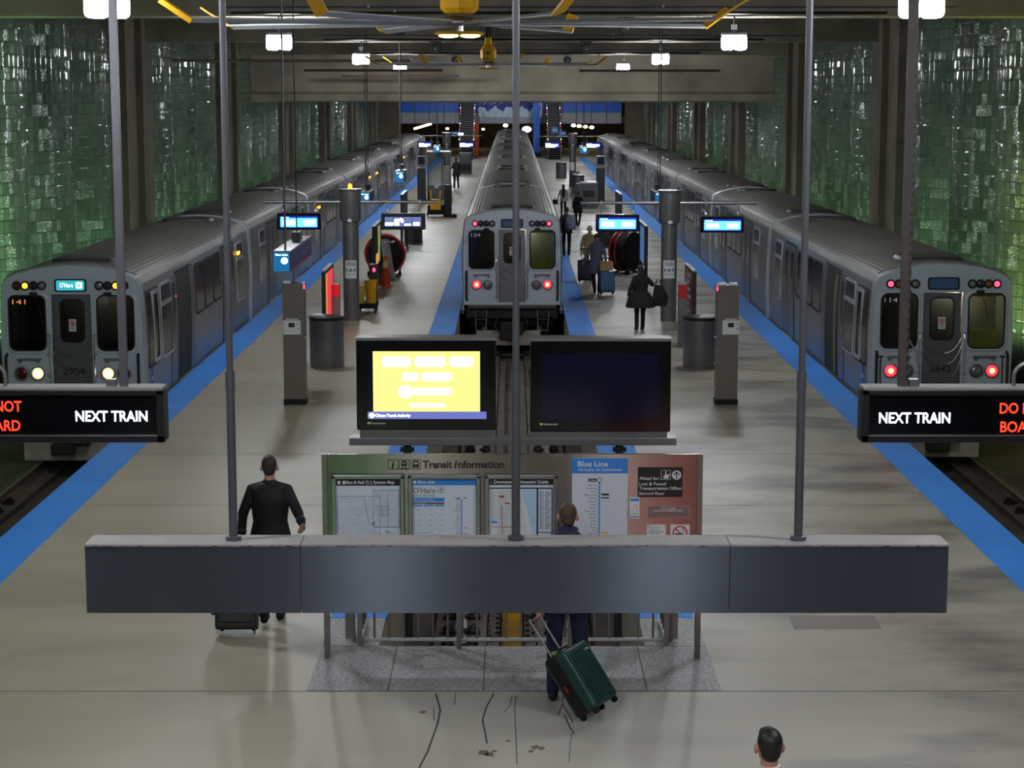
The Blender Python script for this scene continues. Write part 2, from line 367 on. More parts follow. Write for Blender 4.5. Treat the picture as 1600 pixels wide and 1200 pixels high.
# ================================================================ THE SETTING
def floor_material():
    m = bpy.data.materials.new('platform_floor'); m.use_nodes = True; nt = m.node_tree; N = nt.nodes; L = nt.links
    b = N['Principled BSDF']; tc = N.new('ShaderNodeTexCoord')
    def noise(scale, stretch, detail=5, loc=(0, 0, 0)):
        mp = N.new('ShaderNodeMapping'); mp.inputs['Scale'].default_value = stretch; mp.inputs['Location'].default_value = loc
        L.new(tc.outputs['Object'], mp.inputs[0])
        n = N.new('ShaderNodeTexNoise'); n.inputs['Scale'].default_value = scale; n.inputs['Detail'].default_value = detail
        L.new(mp.outputs[0], n.inputs['Vector']); return n.outputs['Fac']
    def ramp(fac, p0, c0, p1, c1):
        r = N.new('ShaderNodeValToRGB'); r.color_ramp.elements[0].position = p0; r.color_ramp.elements[1].position = p1
        r.color_ramp.elements[0].color = c0; r.color_ramp.elements[1].color = c1; L.new(fac, r.inputs[0]); return r.outputs[0]
    def mix(a, c, fac, kind='MULTIPLY'):
        x = N.new('ShaderNodeMix'); x.data_type = 'RGBA'; x.blend_type = kind
        for sck, val in ((x.inputs[6], a), (x.inputs[7], c), (x.inputs[0], fac)):
            if hasattr(val, 'links') or isinstance(val, bpy.types.NodeSocket): L.new(val, sck)
            else: sck.default_value = val
        return x.outputs[2]
    A = srgb(168, 160, 142) + (1,); B = srgb(182, 180, 173) + (1,)
    base = ramp(noise(0.16, (1, 0.6, 1)), 0.35, A, 0.65, B)
    streak = ramp(noise(1.4, (0.16, 1.1, 1), 6), 0.34, (0.80, 0.78, 0.76, 1), 0.60, (1, 1, 1, 1))
    base = mix(base, streak, 0.35)
    dirt = ramp(noise(0.75, (0.55, 1.0, 1), 9, (3.1, 1.7, 0)), 0.47, (1, 1, 1, 1), 0.66, (0.36, 0.35, 0.38, 1))
    sp = N.new('ShaderNodeSeparateXYZ'); L.new(tc.outputs['Object'], sp.inputs[0])
    mr = N.new('ShaderNodeMapRange'); mr.inputs[1].default_value = 0; mr.inputs[2].default_value = 4.5; mr.inputs[3].default_value = 0.12; mr.inputs[4].default_value = 1.0
    L.new(sp.outputs[0], mr.inputs[0])
    base = mix(base, dirt, mr.outputs[0])
    tone = N.new('ShaderNodeMapRange'); tone.inputs[1].default_value = -5; tone.inputs[2].default_value = 1; L.new(sp.outputs[0], tone.inputs[0])
    base = mix(mix(base, (1.0, 0.965, 0.86, 1), 1.0), base, tone.outputs[0], 'MIX')       # tinted yellower towards the left
    speck = ramp(noise(30, (1, 1, 1), 2), 0.70, (1, 1, 1, 1), 0.76, (0.62, 0.6, 0.58, 1))
    base = mix(base, speck, 0.5)
    L.new(base, b.inputs['Base Color'])
    r = N.new('ShaderNodeMapRange'); r.inputs[3].default_value = 0.34; r.inputs[4].default_value = 0.55
    L.new(noise(0.8, (0.3, 1, 1)), r.inputs[0]); L.new(r.outputs[0], b.inputs['Roughness'])
    b.inputs['Specular IOR Level'].default_value = 0.45
    return m
MAT['floor'] = floor_material()
def tactile_material():
    m = M('tactile_blue', (66, 150, 248), 0.6, spec=0.2, var=0.07, scale=1.6, stretch=(1, 0.4, 1)); nt = m.node_tree; N = nt.nodes; L = nt.links
    tc = N.new('ShaderNodeTexCoord'); vm = N.new('ShaderNodeVectorMath'); vm.operation = 'SCALE'; vm.inputs['Scale'].default_value = 2 * PI / 0.0606
    L.new(tc.outputs['Object'], vm.inputs[0]); sp = N.new('ShaderNodeSeparateXYZ'); L.new(vm.outputs[0], sp.inputs[0])
    sn = []
    for i in (0, 1):
        q = N.new('ShaderNodeMath'); q.operation = 'SINE'; L.new(sp.outputs[i], q.inputs[0]); sn.append(q.outputs[0])
    p = N.new('ShaderNodeMath'); p.operation = 'ADD'; L.new(sn[0], p.inputs[0]); L.new(sn[1], p.inputs[1])
    mr = N.new('ShaderNodeMapRange'); mr.inputs[1].default_value = 0.6; mr.inputs[2].default_value = 1.5; L.new(p.outputs[0], mr.inputs[0])
    bp = N.new('ShaderNodeBump'); bp.inputs['Strength'].default_value = 0.9; bp.inputs['Distance'].default_value = 0.006
    L.new(mr.outputs[0], bp.inputs['Height']); L.new(bp.outputs[0], N['Principled BSDF'].inputs['Normal'])
    return m
MAT['tactile'] = tactile_material()
def block_material():
    m = bpy.data.materials.new('glass_block'); m.use_nodes = True; nt = m.node_tree; N = nt.nodes; L = nt.links
    b = N['Principled BSDF']; uv = N.new('ShaderNodeUVMap')
    fl = N.new('ShaderNodeVectorMath'); fl.operation = 'FLOOR'; L.new(uv.outputs[0], fl.inputs[0])
    wn = N.new('ShaderNodeTexWhiteNoise'); wn.noise_dimensions = '2D'; L.new(fl.outputs[0], wn.inputs['Vector'])
    fr = N.new('ShaderNodeVectorMath'); fr.operation = 'FRACTION'; L.new(uv.outputs[0], fr.inputs[0])
    sp = N.new('ShaderNodeSeparateXYZ'); L.new(fr.outputs[0], sp.inputs[0])
    def mth(op, a, c=None):
        q = N.new('ShaderNodeMath'); q.operation = op
        for i, v in enumerate((a, c)):
            if v is None: continue
            if isinstance(v, (int, float)): q.inputs[i].default_value = v
            else: L.new(v, q.inputs[i])
        return q.outputs[0]
    edge = mth('MINIMUM', mth('MINIMUM', sp.outputs[0], mth('SUBTRACT', 1.0, sp.outputs[0])), mth('MINIMUM', sp.outputs[1], mth('SUBTRACT', 1.0, sp.outputs[1])))
    mor = mth('LESS_THAN', edge, 0.045)
    cr = N.new('ShaderNodeValToRGB'); e = cr.color_ramp.elements
    e[0].color = srgb(92, 108, 92) + (1,); e[1].color = srgb(112, 132, 112) + (1,); e[1].position = 1.0
    L.new(wn.outputs['Value'], cr.inputs[0])
    tc = N.new('ShaderNodeTexCoord'); nz = N.new('ShaderNodeTexNoise'); nz.inputs['Scale'].default_value = 0.35; L.new(tc.outputs['Object'], nz.inputs['Vector'])
    vr = N.new('ShaderNodeMapRange'); vr.inputs[1].default_value = 0.3; vr.inputs[2].default_value = 0.7; vr.inputs[3].default_value = 0.55; vr.inputs[4].default_value = 1.2
    L.new(nz.outputs['Fac'], vr.inputs[0])
    mx = N.new('ShaderNodeMix'); mx.data_type = 'RGBA'; mx.blend_type = 'MULTIPLY'; mx.inputs[0].default_value = 1
    L.new(cr.outputs[0], mx.inputs[6]); L.new(vr.outputs[0], mx.inputs[7])
    m2 = N.new('ShaderNodeMix'); m2.data_type = 'RGBA'; L.new(mor, m2.inputs[0]); L.new(mx.outputs[2], m2.inputs[6]); m2.inputs[7].default_value = srgb(44, 52, 44) + (1,)
    L.new(m2.outputs[2], b.inputs['Base Color'])
    rough = mth('ADD', mth('MULTIPLY', mor, 0.5), 0.10); L.new(rough, b.inputs['Roughness'])
    b.inputs['Specular IOR Level'].default_value = 0.75
    # crackled blocks against smooth ripple blocks, each set at its own slight tilt
    vo = N.new('ShaderNodeTexVoronoi'); vo.inputs['Scale'].default_value = 9; L.new(uv.outputs[0], vo.inputs['Vector'])
    rough_block = mth('GREATER_THAN', wn.outputs['Value'], 0.52)
    cush = mth('MULTIPLY', mth('POWER', mth('MINIMUM', mth('MULTIPLY', edge, 5.0), 1.0), 0.5), 0.8)
    hgt = mth('ADD', cush, mth('MULTIPLY', mth('MULTIPLY', vo.outputs['Distance'], rough_block), 2.6))
    bp = N.new('ShaderNodeBump'); bp.inputs['Strength'].default_value = 0.8; bp.inputs['Distance'].default_value = 0.02; L.new(hgt, bp.inputs['Height'])
    ge = N.new('ShaderNodeNewGeometry'); sb = N.new('ShaderNodeVectorMath'); sb.operation = 'SUBTRACT'; sb.inputs[1].default_value = (0.5, 0.5, 0.5)
    L.new(wn.outputs['Color'], sb.inputs[0]); sc = N.new('ShaderNodeVectorMath'); sc.operation = 'SCALE'; sc.inputs['Scale'].default_value = 0.035
    L.new(sb.outputs[0], sc.inputs[0]); ad = N.new('ShaderNodeVectorMath'); L.new(ge.outputs['Normal'], ad.inputs[0]); L.new(sc.outputs[0], ad.inputs[1])
    nm = N.new('ShaderNodeVectorMath'); nm.operation = 'NORMALIZE'; L.new(ad.outputs[0], nm.inputs[0]); L.new(nm.outputs[0], bp.inputs['Normal'])
    L.new(bp.outputs[0], b.inputs['Normal'])
    return m
MAT['block'] = block_material()

EL, ER, EC, ENDY, FAR = -6.62, 6.52, 1.385, 19.67, 176.0
fm = MB()
fm.box(EL, ER, 2.0, ENDY, -1.3, 0)
fm.box(EL, -EC, ENDY, FAR, -1.3, 0).box(EC, ER, ENDY, FAR, -1.3, 0)
fm.box(-10.4, 10.4, FAR, 214, -1.3, 0)
fl = struct(fm.build('floor', 'floor'))
cm = MB()
for y in (18.13, 26.7, 30.6, 35.75, 44.5, 53.2, 62, 71):          # saw-cut joints across the slab
    for x0, x1 in (((EL, ER),) if y < 19 else ((EL + .62, -EC - .62), (EC + .62, ER - .62))): cm.box(x0, x1, y - .006, y + .006, 0.0005, 0.0012)
cm.build('floor_joint', 'crack', fl)
kr = MB()
def crack(pts, w):
    pts = [Vector((a, b, 0)) for a, b in pts]
    for a, b in zip(pts[:-1], pts[1:]):
        d = (b - a); n = Vector((-d.y, d.x, 0)).normalized() * w
        kr.add([a - n + Vector((0, 0, .0016)), a + n + Vector((0, 0, .0016)), b + n + Vector((0, 0, .0016)), b - n + Vector((0, 0, .0016))], [(0, 1, 2, 3)])
def fpix(x, y):
    t = (y - 600) / 3043.0; dd = 5.7; Y = dd * (_c - t * _s) / (_s + t * _c); return ((x - 800) / 3043.0 * (Y * _c + dd * _s), Y)
for pts, w in ((((681, 1084), (685, 1098), (688, 1110), (684, 1130), (677, 1150), (668, 1175), (655, 1200)), .009), (((772, 1083), (760, 1105), (754, 1125), (758, 1145), (761, 1162)), .008),
               (((800, 1088), (796, 1104), (788, 1112)), .004), (((880, 1083), (879, 1100), (872, 1118)), .006), (((880, 1102), (892, 1122), (895, 1130)), .006), (((882, 1118), (890, 1135), (897, 1147)), .007),
               (((893, 1146), (891, 1165), (889, 1190)), .003), (((806, 1088), (804, 1110), (806, 1150), (808, 1195)), .004), (((712, 1082), (710, 1102)), .004), (((678, 1106), (678, 1126)), .004)):
    crack([fpix(*q) for q in pts], w)
kr.build('floor_crack', 'crack', fl)
sm = MB()
for cx, cy, r in ((756, 1176, 9), (766, 1179, 6), (772, 1174, 4), (836, 1168, 6), (846, 1169, 5), (830, 1174, 4), (794, 1158, 3), (660, 1113, 5)):
    pts = []
    for i in range(11): t = 2 * PI * i / 11; q = r * (0.6 + 0.6 * random.random()); pts.append(fpix(cx + q * 1.3 * math.cos(t), cy + q * 0.6 * math.sin(t)))
    sm.add([(a, b, 0.0014) for a, b in pts], [tuple(range(11))])
sm.build('floor_stain', M('rust_stain', (112, 96, 78), 0.7), fl)
pm = MB(); q = [fpix(1231, 962), fpix(1366, 962), fpix(1378, 983), fpix(1241, 984)]
pm.add([(a, b, 0.0015) for a, b in q], [(0, 1, 2, 3)]); pm.build('floor_patch', 'patch', fl)
# granite border round the head of the middle trench
gm = MB()
for x0, x1 in ((-1.98, -1.2), (-1.194, -.28), (-.274, .62), (.626, 1.3), (1.306, 2.02)):
    gm.box(x0, x1, 18.14, ENDY, -.02, 0.004)
gm.box(-1.98, -EC, ENDY, 20.78, -.02, 0.004).box(EC, 2.02, ENDY, 20.78, -.02, 0.004)
o = struct(gm.build('trim_5', 'granite'))
gj = MB()
for xx in (-1.197, -.277, .623, 1.303): gj.box(xx - .005, xx + .005, 18.14, ENDY, .0042, .0052)
gj.box(-1.98, -EC, ENDY - .004, ENDY + .004, .0042, .0052).box(EC, 2.02, ENDY - .004, ENDY + .004, .0042, .0052).box(-.27, .62, 18.75, 18.756, .0042, .0052); gj.build('granite_joint', 'crack', o)
for n, x0, x1, y0 in ((1, EL - .01, EL + .61, 4), (2, ER - .61, ER + .01, 4), (3, -EC - .61, -EC + .01, 20.78), (4, EC - .01, EC + .61, 20.78)):
    t = MB(); y = y0
    while y < FAR: y2 = min(y + 1.22 * 4, FAR); t.box(x0, x1, y, y2 - .008, -.03, 0.008); y = y2
    struct(t.build('trim_%d' % n, 'tactile'))
bed = MB(); bed.box(-13.6, EL, 2, 214, -1.5, -1.3).box(ER, 13.6, 2, 214, -1.5, -1.3).box(-EC, EC, ENDY, 214, -1.5, -1.3)
struct(bed.build('ground', 'trackbed'))
# ceiling, transverse beams, dropped soffit
struct(MB().box(-14, 14, 2, 93, 9.0, 9.3).build('ceiling', 'concrete_dark'))
for k, y in enumerate((2.6, 11.6, 24.0, 42.4, 63, 84)):
    b = MB().box(-14, 14, y, y + 1.3, 7.4, 9.0)
    b.box(-14, 14, y + .05, y + 1.25, 7.34, 7.4)
    struct(b.build('beam_%d' % (k + 1), 'concrete'))
b = MB(); b.prism([(91, 9), (91, 5.78), (90.75, 5.66), (90.75, 5.36), (90.9, 5.29), (93.2, 5.29), (93.2, 9)], -14, 14, 'yz')
struct(b.build('beam_7', 'concrete'))
struct(MB().box(-14, 14, 93.2, 216, 6.5, 6.8).build('ceiling_lower', 'concrete_dark'))
for k in range(4): struct(MB().box(-14, 14, 105 + 21 * k, 106.2 + 21 * k, 5.34, 6.5).build('beam_%d' % (k + 8), 'concrete'))
# piers and undulating glass block walls
pier = MB(); pier2 = MB()
for k in range(1, 10):
    y = 21 * k
    for s, mb in ((-1, pier), (1, pier2)):
        for a, b_, xi in ((-3.0, -.7, 11.75), (1.5, 2.7, 12.0)): mb.box(s * xi, s * 13.4, y + a, y + b_, -1.3, 9)
        mb.box(s * 11.55, s * 13.4, y - 1.4, y - .7, -1.3, 9)
        mb.box(s * 13.0, s * 13.6, y - .7, y + 1.5, -1.3, 9)
struct(pier.build('pillar_left', 'concrete_dark')); struct(pier2.build('pillar_right', 'concrete_dark'))
for s, side in ((-1, 'left'), (1, 'right')):
    me = bpy.data.meshes.new('wall_' + side); bm = bmesh.new(); uvl = bm.loops.layers.uv.new('UVMap')
    for k in range(1, 10):
        y0, y1 = 21 * k + 2.7, 21 * k + 18.0; n = 144; arc = 0; rows = 5; prev = None
        cols = []
        for i in range(n + 1):
            y = y0 + (y1 - y0) * i / n; x = 12.45 + .42 * math.sin(2 * PI * (y - y0) / 5.1 + .6)
            if prev: arc += math.hypot(x - prev[0], y - prev[1])
            prev = (x, y)
            cols.append((arc / .205 + 100 * k, [bm.verts.new((s * x, y, -1.3 + 10.3 * j / rows)) for j in range(rows + 1)]))
        for (u0, c0), (u1, c1) in zip(cols[:-1], cols[1:]):
            for j in range(rows):
                q = [c0[j], c1[j], c1[j + 1], c0[j + 1]]; us = [(u0, j), (u1, j), (u1, j + 1), (u0, j + 1)]
                if s > 0: pass
                else: q.reverse(); us.reverse()
                f = bm.faces.new(q); f.smooth = True
                for lp, (u, jj) in zip(f.loops, us): lp[uvl].uv = (u, (10.3 * jj / rows) / .305)
    bm.to_mesh(me); bm.free(); me.materials.append(MAT['block'])
    w = bpy.data.objects.new('wall_' + side, me); COL.objects.link(w); struct(w)
    sol = w.modifiers.new('thick', 'SOLIDIFY'); sol.thickness = 0.1; sol.offset = 1 if s > 0 else -1; sol.offset = -1
    struct(MB().box(*((s * 13.4, s * 13.9) if s > 0 else (-13.9, -13.4)), 2, 216, -1.3, 9).build('wall_%s_backing' % side, 'concrete_dark'))
# far end: hall wall, mezzanine edge with its blue band
struct(MB().box(-14, 14, 214, 215, -1.3, 7).build('wall_end', 'concrete_dark'))
for s, side in ((-1, 'left'), (1, 'right')):
    struct(MB().box(*sorted((s * 10.35, s * 13.4)), 179.5, 181, -1.3, 6.5).build('pillar_end_' + side, 'concrete_dark'))
FY = 180.0
def fx(x, y=175): return P(x, y, FY)[0]
zb, zm = P(800, 193, FY)[1], P(800, 176, FY)[1]
mz = MB(); mz.box(-10.35, 10.35, FY + .3, 200, zb + .05, zb + .6); struct(mz.build('mezzanine_slab', 'concrete_dark'))
for n, (a, b) in enumerate(((625, 716.5), (740, 853), (877, 971))):
    pts = MB().box(fx(a), fx(b), FY, FY + .3, zb, zm); w = struct(pts.build('mezzanine_front_%d' % (n + 1), 'fascia_grey'))
    MB().box(fx(a), fx(b), FY - .02, FY + .3, zm, 5.5).build('blue_band', 'fascia_blue', w)
    rb = MB()
    for q in range(1, 4): xx = fx(a + (b - a) * q / 4); rb.box(xx - .04, xx + .04, FY - .035, FY, zb, 5.4)
    if n != 1: rb.build('panel_rib', 'concrete_dark', w)
mu = thing('holiday_mural', 'wide banner of a snowy night sky hung on the far mezzanine edge', 'mural', (0, FY - .05, zb))
m = MB(); m.box(fx(747), fx(838), -.05, 0, 0.55, 2.1)
for i in range(26): m.cbox((fx(750 + random.random() * 86), -.06, 1.72 + random.random() * .35), .07, .02, .07, 1)
m.build('sky', ['mural_sky', 'white'], mu)
m = MB(); hills = [(fx(747), .56)] + [(fx(747 + 91 * i / 30), 1.35 + .22 * math.sin(i * .9) + .1 * math.sin(i * 2.3)) for i in range(31)] + [(fx(838), .56)]
m.prism(hills, -.07, -.05); m.build('snow', 'mural_snow', mu)
bn = thing('banner', 'narrow white hanging banner right of the snowy mural', 'banner', (fx(843), FY - .05, zb)); m = MB(); m.box(-.22, .22, -.05, 0, .5, 2.1); m.build('cloth', 'offwhite', bn)
MB().box(-.1, .1, -.06, -.05, 1.0, 1.6).build('print', 'redink', bn)
pc = thing('blue_column', 'blue painted column under the far mezzanine right of the middle train', 'column', (fx(838), FY - 1.0, 0))
MB().box(-.3, .3, -.3, .3, 0, 5.2).build('shaft', 'fascia_blue', pc); MB().box(-.42, .42, -.42, .42, 0, .35).build('base', 'blackmatt', pc)
# ================================================================ RAILS
def rail(name_label, x, y0, y1, pitch, group, clips=True, pl=True):
    t = thing('rail', name_label, 'rail', (x, 0, -1.3), 0, group)
    m = MB(); pr = [(-.075, .10), (.075, .10), (.075, .115), (.012, .135), (.012, .215), (.037, .225), (.037, .25), (-.037, .25), (-.037, .225), (-.012, .215), (-.012, .135), (-.075, .115)]
    m.prism(pr, y0, y1, 'xz'); m.build('steel_rail', 'rail', t)
    if pl:
        m = MB().box(-.34, .34, y0, y1, 0, .1); m.build('plinth', 'plinth', t, bevel=.01)
    if clips:
        y = y0 + .35; n = 0; proto = None
        while y < clips and n < 40:
            if proto is None:
                m = MB()
                for s in (-1, 1):
                    m.cbox((s * .12, 0, .12), .24, .16, .05); m.tube([(s * .09, -.06, .15), (s * .17, -.08, .2), (s * .22, 0, .17), (s * .17, .08, .2), (s * .09, .06, .15)], .016, 6)
                    m.cyl((s * .2, 0, .1), (s * .2, 0, .2), .022, n=8)
                proto = m.build('rail_fastener', 'clip', t)
                proto.location = (0, y, 0)
            else:
                c = proto.copy(); COL.objects.link(c); c.parent = t; c.location = (0, y, 0)
            y += pitch; n += 1
    return t
CX = {'left': EL - .06 - 1.31, 'middle': 0.0, 'right': ER + .06 + 1.31}
rail('left running rail of the middle track, on a concrete plinth behind the railing', -.66, 19.75, 170, .72, 'running rails of the middle track', 50)
rail('right running rail of the middle track, partly behind the navy-trousered man', .66, 19.75, 170, .72, 'running rails of the middle track', 50)
rail('outer rail of the left track beside the far glass wall', CX['left'] - .72, 4, 170, .72, 'running rails of the left track', 34)
rail('inner rail of the left track with fasteners below the left platform edge', CX['left'] + .72, 4, 170, .72, 'running rails of the left track', 34)
rail('inner rail of the right track with fasteners below the right platform edge', CX['right'] - .72, 4, 170, .72, 'running rails of the right track', 34)
rail('outer rail of the right track beside the far glass wall', CX['right'] + .72, 4, 170, .72, 'running rails of the right track', 34)
for s, n in ((-1, 'left'), (1, 'right')):
    t = thing('guide_plate', 'narrow bolted steel strip %s of the yellow buffer in the middle trench' % n, 'steel strip', (s * .235, 0, -1.3), 0, 'bolted strips in the middle trench')
    MB().box(-.07, .07, 19.75, 50, 0, .14).build('strip', 'plinth', t)
    b0 = None
    for i in range(14):
        for dx, dy in ((-.035, 0), (.045, .12)):
            if b0 is None: b0 = MB().cbox((0, 0, .155), .05, .07, .03).build('bolt', 'clip', t); c = b0
            else: c = b0.copy(); COL.objects.link(c); c.parent = t
            c.location = (dx, 23.9 + i * .24 + dy, 0)
t = thing('buffer_block', 'yellow buffer block between the rails at the head of the middle trench', 'buffer', (0, 25.4, -1.3))
MB().box(-.13, .13, -.1, .12, .0, .9).build('block', 'yellow', t, bevel=.02); MB().box(-.10, .15, .12, .3, 0, .95).build('backing', 'blackmatt', t)
t = thing('puddle_tray', 'shallow ochre tray of standing water in front of the yellow buffer', 'tray', (0, 24.7, -1.3))
MB().box(-.14, .14, -.9, .58, .0, .03).build('tray', M('ochre_water', (134, 104, 50), 0.12, var=.3), t)

# ================================================================ RAIL CARS
PROF = [(1.285, -.14), (1.295, .1), (1.31, .6), (1.318, 1.0), (1.312, 1.4), (1.285, 1.9), (1.262, 2.2), (1.245, 2.27), (1.19, 2.345), (1.0, 2.43), (.7, 2.51), (.35, 2.558), (0, 2.575)]
def wx(z):
    for (x0, z0), (x1, z1) in zip(PROF[:-1], PROF[1:]):
        if z0 <= z <= z1: return x0 + (x1 - x0) * (z - z0) / max(z1 - z0, 1e-6)
    return PROF[0][0]
def ring_pts(lo=0, hi=None, off=0.0, k=1.0):
    pr = PROF[lo:hi]; L = [(x * k + off, z + off * .5) for x, z in pr]
    return L + [(-x, z) for x, z in reversed(L) if x > 1e-6]
def sweep(mb, pts, ys, closed=False, ks=None, m=0):
    n = len(pts); vs = []
    for i, y in enumerate(ys):
        k = ks[i] if ks else 1.0
        for x, z in pts: vs.append((x * k, y, 1.0 + (z - 1.0) * k))
    fs = []
    for i in range(len(ys) - 1):
        for j in range(n if closed else n - 1):
            a = i * n + j; b = i * n + (j + 1) % n; fs.append((a, b, b + n, a + n))
    mb.add(vs, fs, m)
    if closed: mb.add(vs[:n], [tuple(range(n))[::-1]], m); mb.add(vs[-n:], [tuple(range(n))], m)
CL = 14.3                                       # body length; cars every 14.63 m
def side_patch(mb, s, y0, y1, z0, z1, off, th=.02, r=0.0, m=0):      # rounded panel that follows the bulging side
    zs = {z0, z1}; n = max(1, int((z1 - z0) / .2))
    for i in range(n + 1): zs.add(z0 + r + (z1 - z0 - 2 * r) * i / n)
    if r:
        for i in range(5): q = r * (1 - math.cos(PI / 2 * i / 4)); zs.add(z0 + q); zs.add(z1 - q)
    vs = []; zs = sorted(zs); zs = [z for i, z in enumerate(zs) if i == 0 or z - zs[i - 1] > 1e-5]
    for z in zs:
        d = min(z - z0, z1 - z); i_ = r - math.sqrt(max(r * r - (r - d) ** 2, 0)) if d < r else 0
        for q in (off, off - th): vs += [(s * (wx(z) + q), y0 + i_, z), (s * (wx(z) + q), y1 - i_, z)]
    fs = []; K = len(zs)
    for i in range(K - 1):
        a = 4 * i; b = a + 4
        fs += [(a, a + 1, b + 1, b), (a + 2, b + 2, b + 3, a + 3), (a, b, b + 2, a + 2), (a + 1, a + 3, b + 3, b + 1)]
    fs += [(0, 2, 3, 1), (4 * K - 4, 4 * K - 3, 4 * K - 1, 4 * K - 2)]
    mb.add(vs, fs, m)
def side_frame(mb, s, y0, y1, z0, z1, w, off, r, m=0):
    o_ = rrect(y0, y1, z0, z1, r, 4); i_ = rrect(y0 + w, y1 - w, z0 + w, z1 - w, max(r - w, .01), 4); n = len(o_)
    vs = [(s * (wx(z) + off), y, z) for y, z in o_] + [(s * (wx(z) + off), y, z) for y, z in i_] + [(s * (wx(z) + off - .03), y, z) for y, z in o_]
    mb.add(vs, [(i, (i + 1) % n, n + (i + 1) % n, n + i) for i in range(n)] + [(i, (i + 1) % n, 2 * n + (i + 1) % n, 2 * n + i) for i in range(n)], m)
DOORS = [(3.55, 5.35), (9.75, 11.55)]
WINS = [(5.85, 6.95), (7.05, 8.15), (8.25, 9.35)]
def car_common(t, lead, open_doors=()):
    body = MB(); sweep(body, ring_pts(0, 8), [.12, CL - .12]); sweep(body, [(-1.285, -.14), (1.285, -.14)], [.12, CL - .12]); body.build('car_body', 'car', t, smooth=.5)
    rf = MB(); pts = ring_pts(6, None, .006); sweep(rf, pts, [.1, CL - .1])
    for i in range(6, 9):                                   # roof corrugation
        for s in (-1, 1):
            x = .35 + i * .09
            z = [z0 + (z1 - z0) * (x0 - x) / (x0 - x1) for (x0, z0), (x1, z1) in zip(PROF[:-1], PROF[1:]) if x1 <= x <= x0][0]
            rf.obox((s * x, CL / 2, z + .008), (.010, 0, 0), (0, CL / 2 - .15, 0), (0, 0, .003))
    rf.build('roof', 'roof', t, smooth=.5)
    for y in (.9, CL - 1.9):
        m = MB(); m.loft([(0, y + .5, 2.54, .62, .55), (0, y + .5, 2.60, .58, .52), (0, y + .5, 2.615, .5, .46)], 24, power=4); m.build('roof_vent', 'carsill', t, smooth=True)
    end = MB(); sweep(end, ring_pts(0, None, .0), [CL - .14, CL - .04, CL], True, [1.004, 1.004, .975]); end.build('end_cap', 'carfront', t, smooth=.5)
    sill = MB()
    for s in (-1, 1): sill.box(*sorted((s * 1.27, s * 1.345)), .15, CL - .15, -.2, -.09)
    sill.build('side_sill', 'carsill', t)
    un = MB().box(-1.1, 1.1, .5, CL - .5, -.55, -.15)
    un.build('underframe', 'under', t)
    for y in (2.3, CL - 2.3):
        tr = MB().box(-.95, .95, y - 1.3, y + 1.3, -.85, -.5); tr.box(-1.0, -.85, y - 1.5, y + 1.5, -.8, -.6).box(.85, 1.0, y - 1.5, y + 1.5, -.8, -.6)
        tro = tr.build('bogie', 'under', t)
        for dy in (-.95, .95):
            for s in (-1, 1): MB().cyl((s * .66, y + dy, -.69), (s * .80, y + dy, -.69), .36, n=20).build('wheel', 'steel_dark', tro)
    for s in (-1, 1):
        for k, (a, b) in enumerate(WINS):
            m = MB(); side_frame(m, s, a - .03, b + .03, 1.0, 2.08, .05, .012, .14); f = m.build('window_seal', 'rubber', t)
            m = MB(); side_patch(m, s, a, b, 1.03, 2.05, .008, .02, .12); m.build('pane', 'carglass', f)
        for y0, y1 in ((1.75, 2.95), (12.0, 13.15)):
            m = MB(); side_frame(m, s, y0, y1, .62, 2.06, .055, .02, .10); f = m.build('side_window', 'winframe', t)
            m = MB(); side_patch(m, s, y0 + .05, y1 - .05, .67, 2.01, .008, .02, .06); m.build('pane', 'carglass', f)
            m = MB(); side_patch(m, s, y0 + .04, y1 - .04, 1.62, 1.70, .022, .02); m.build('transom', 'winframe', f)
        for k, (a, b) in enumerate(DOORS):
            gap = (s, k) in open_doors
            m = MB(); side_patch(m, s, a - .10, b + .10, -.07, 2.14, .004, .01); d = m.build('doorway', 'blackmatt' if gap else 'rubber', t)
            mid = (a + b) / 2
            for q, (p0, p1) in enumerate(((a, mid - .035), (mid + .035, b))):
                if gap and q == 0: p0, p1 = a - .75, a - .1
                if gap and q == 1: p0, p1 = b - .22, b + .28
                m = MB(); side_patch(m, s, p0, p1, -.04, 2.09, .014 if not gap else .016, .02); lf = m.build('door_leaf', 'cargrey', d)
                if p1 - p0 > .6:
                    m = MB(); side_patch(m, s, p0 + .2, p1 - .2, .95, 1.95, .020, .02, .1); m.build('door_pane', 'carglass', lf)
            if gap:
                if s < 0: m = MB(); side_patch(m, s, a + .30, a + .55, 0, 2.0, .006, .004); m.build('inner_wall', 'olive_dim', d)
            m = MB(); m.box(*sorted((s * 1.27, s * 1.40)), a, b, -.10, -.055); m.build('threshold', 'steel', d)
def end_gate(t):                                 # pale tubes that close the gap between two cars
    for s in (-1, 1):
        m = MB(); m.cyl((s * 1.22, CL + .07, .0), (s * 1.22, CL + .07, 1.95), .035); m.cyl((s * 1.22, CL + .24, .0), (s * 1.22, CL + .24, 1.95), .035)
        for z in (.25, 1.0, 1.75): m.box(*sorted((s * 1.18, s * 1.25)), CL, CL + .28, z - .03, z + .03)
        m.build('gap_gate', 'winframe', t)
    MB().box(-.75, .75, CL, CL + .30, .0, 2.1).build('gangway', 'blackmatt', t)
    MB().box(-.15, .15, CL - .2, CL + .32, -.6, -.4).build('coupler', 'under', t)
def plain_car(name, label, group, loc):
    t = thing(name, label, 'rail car', loc, 0, group); car_common(t, False); end_gate(t)
    m = MB(); sweep(m, ring_pts(0, None, 0), [0, .04, .14], True, [.975, 1.004, 1.004]); m.build('front_cap', 'carfront', t, smooth=.5)
    return t
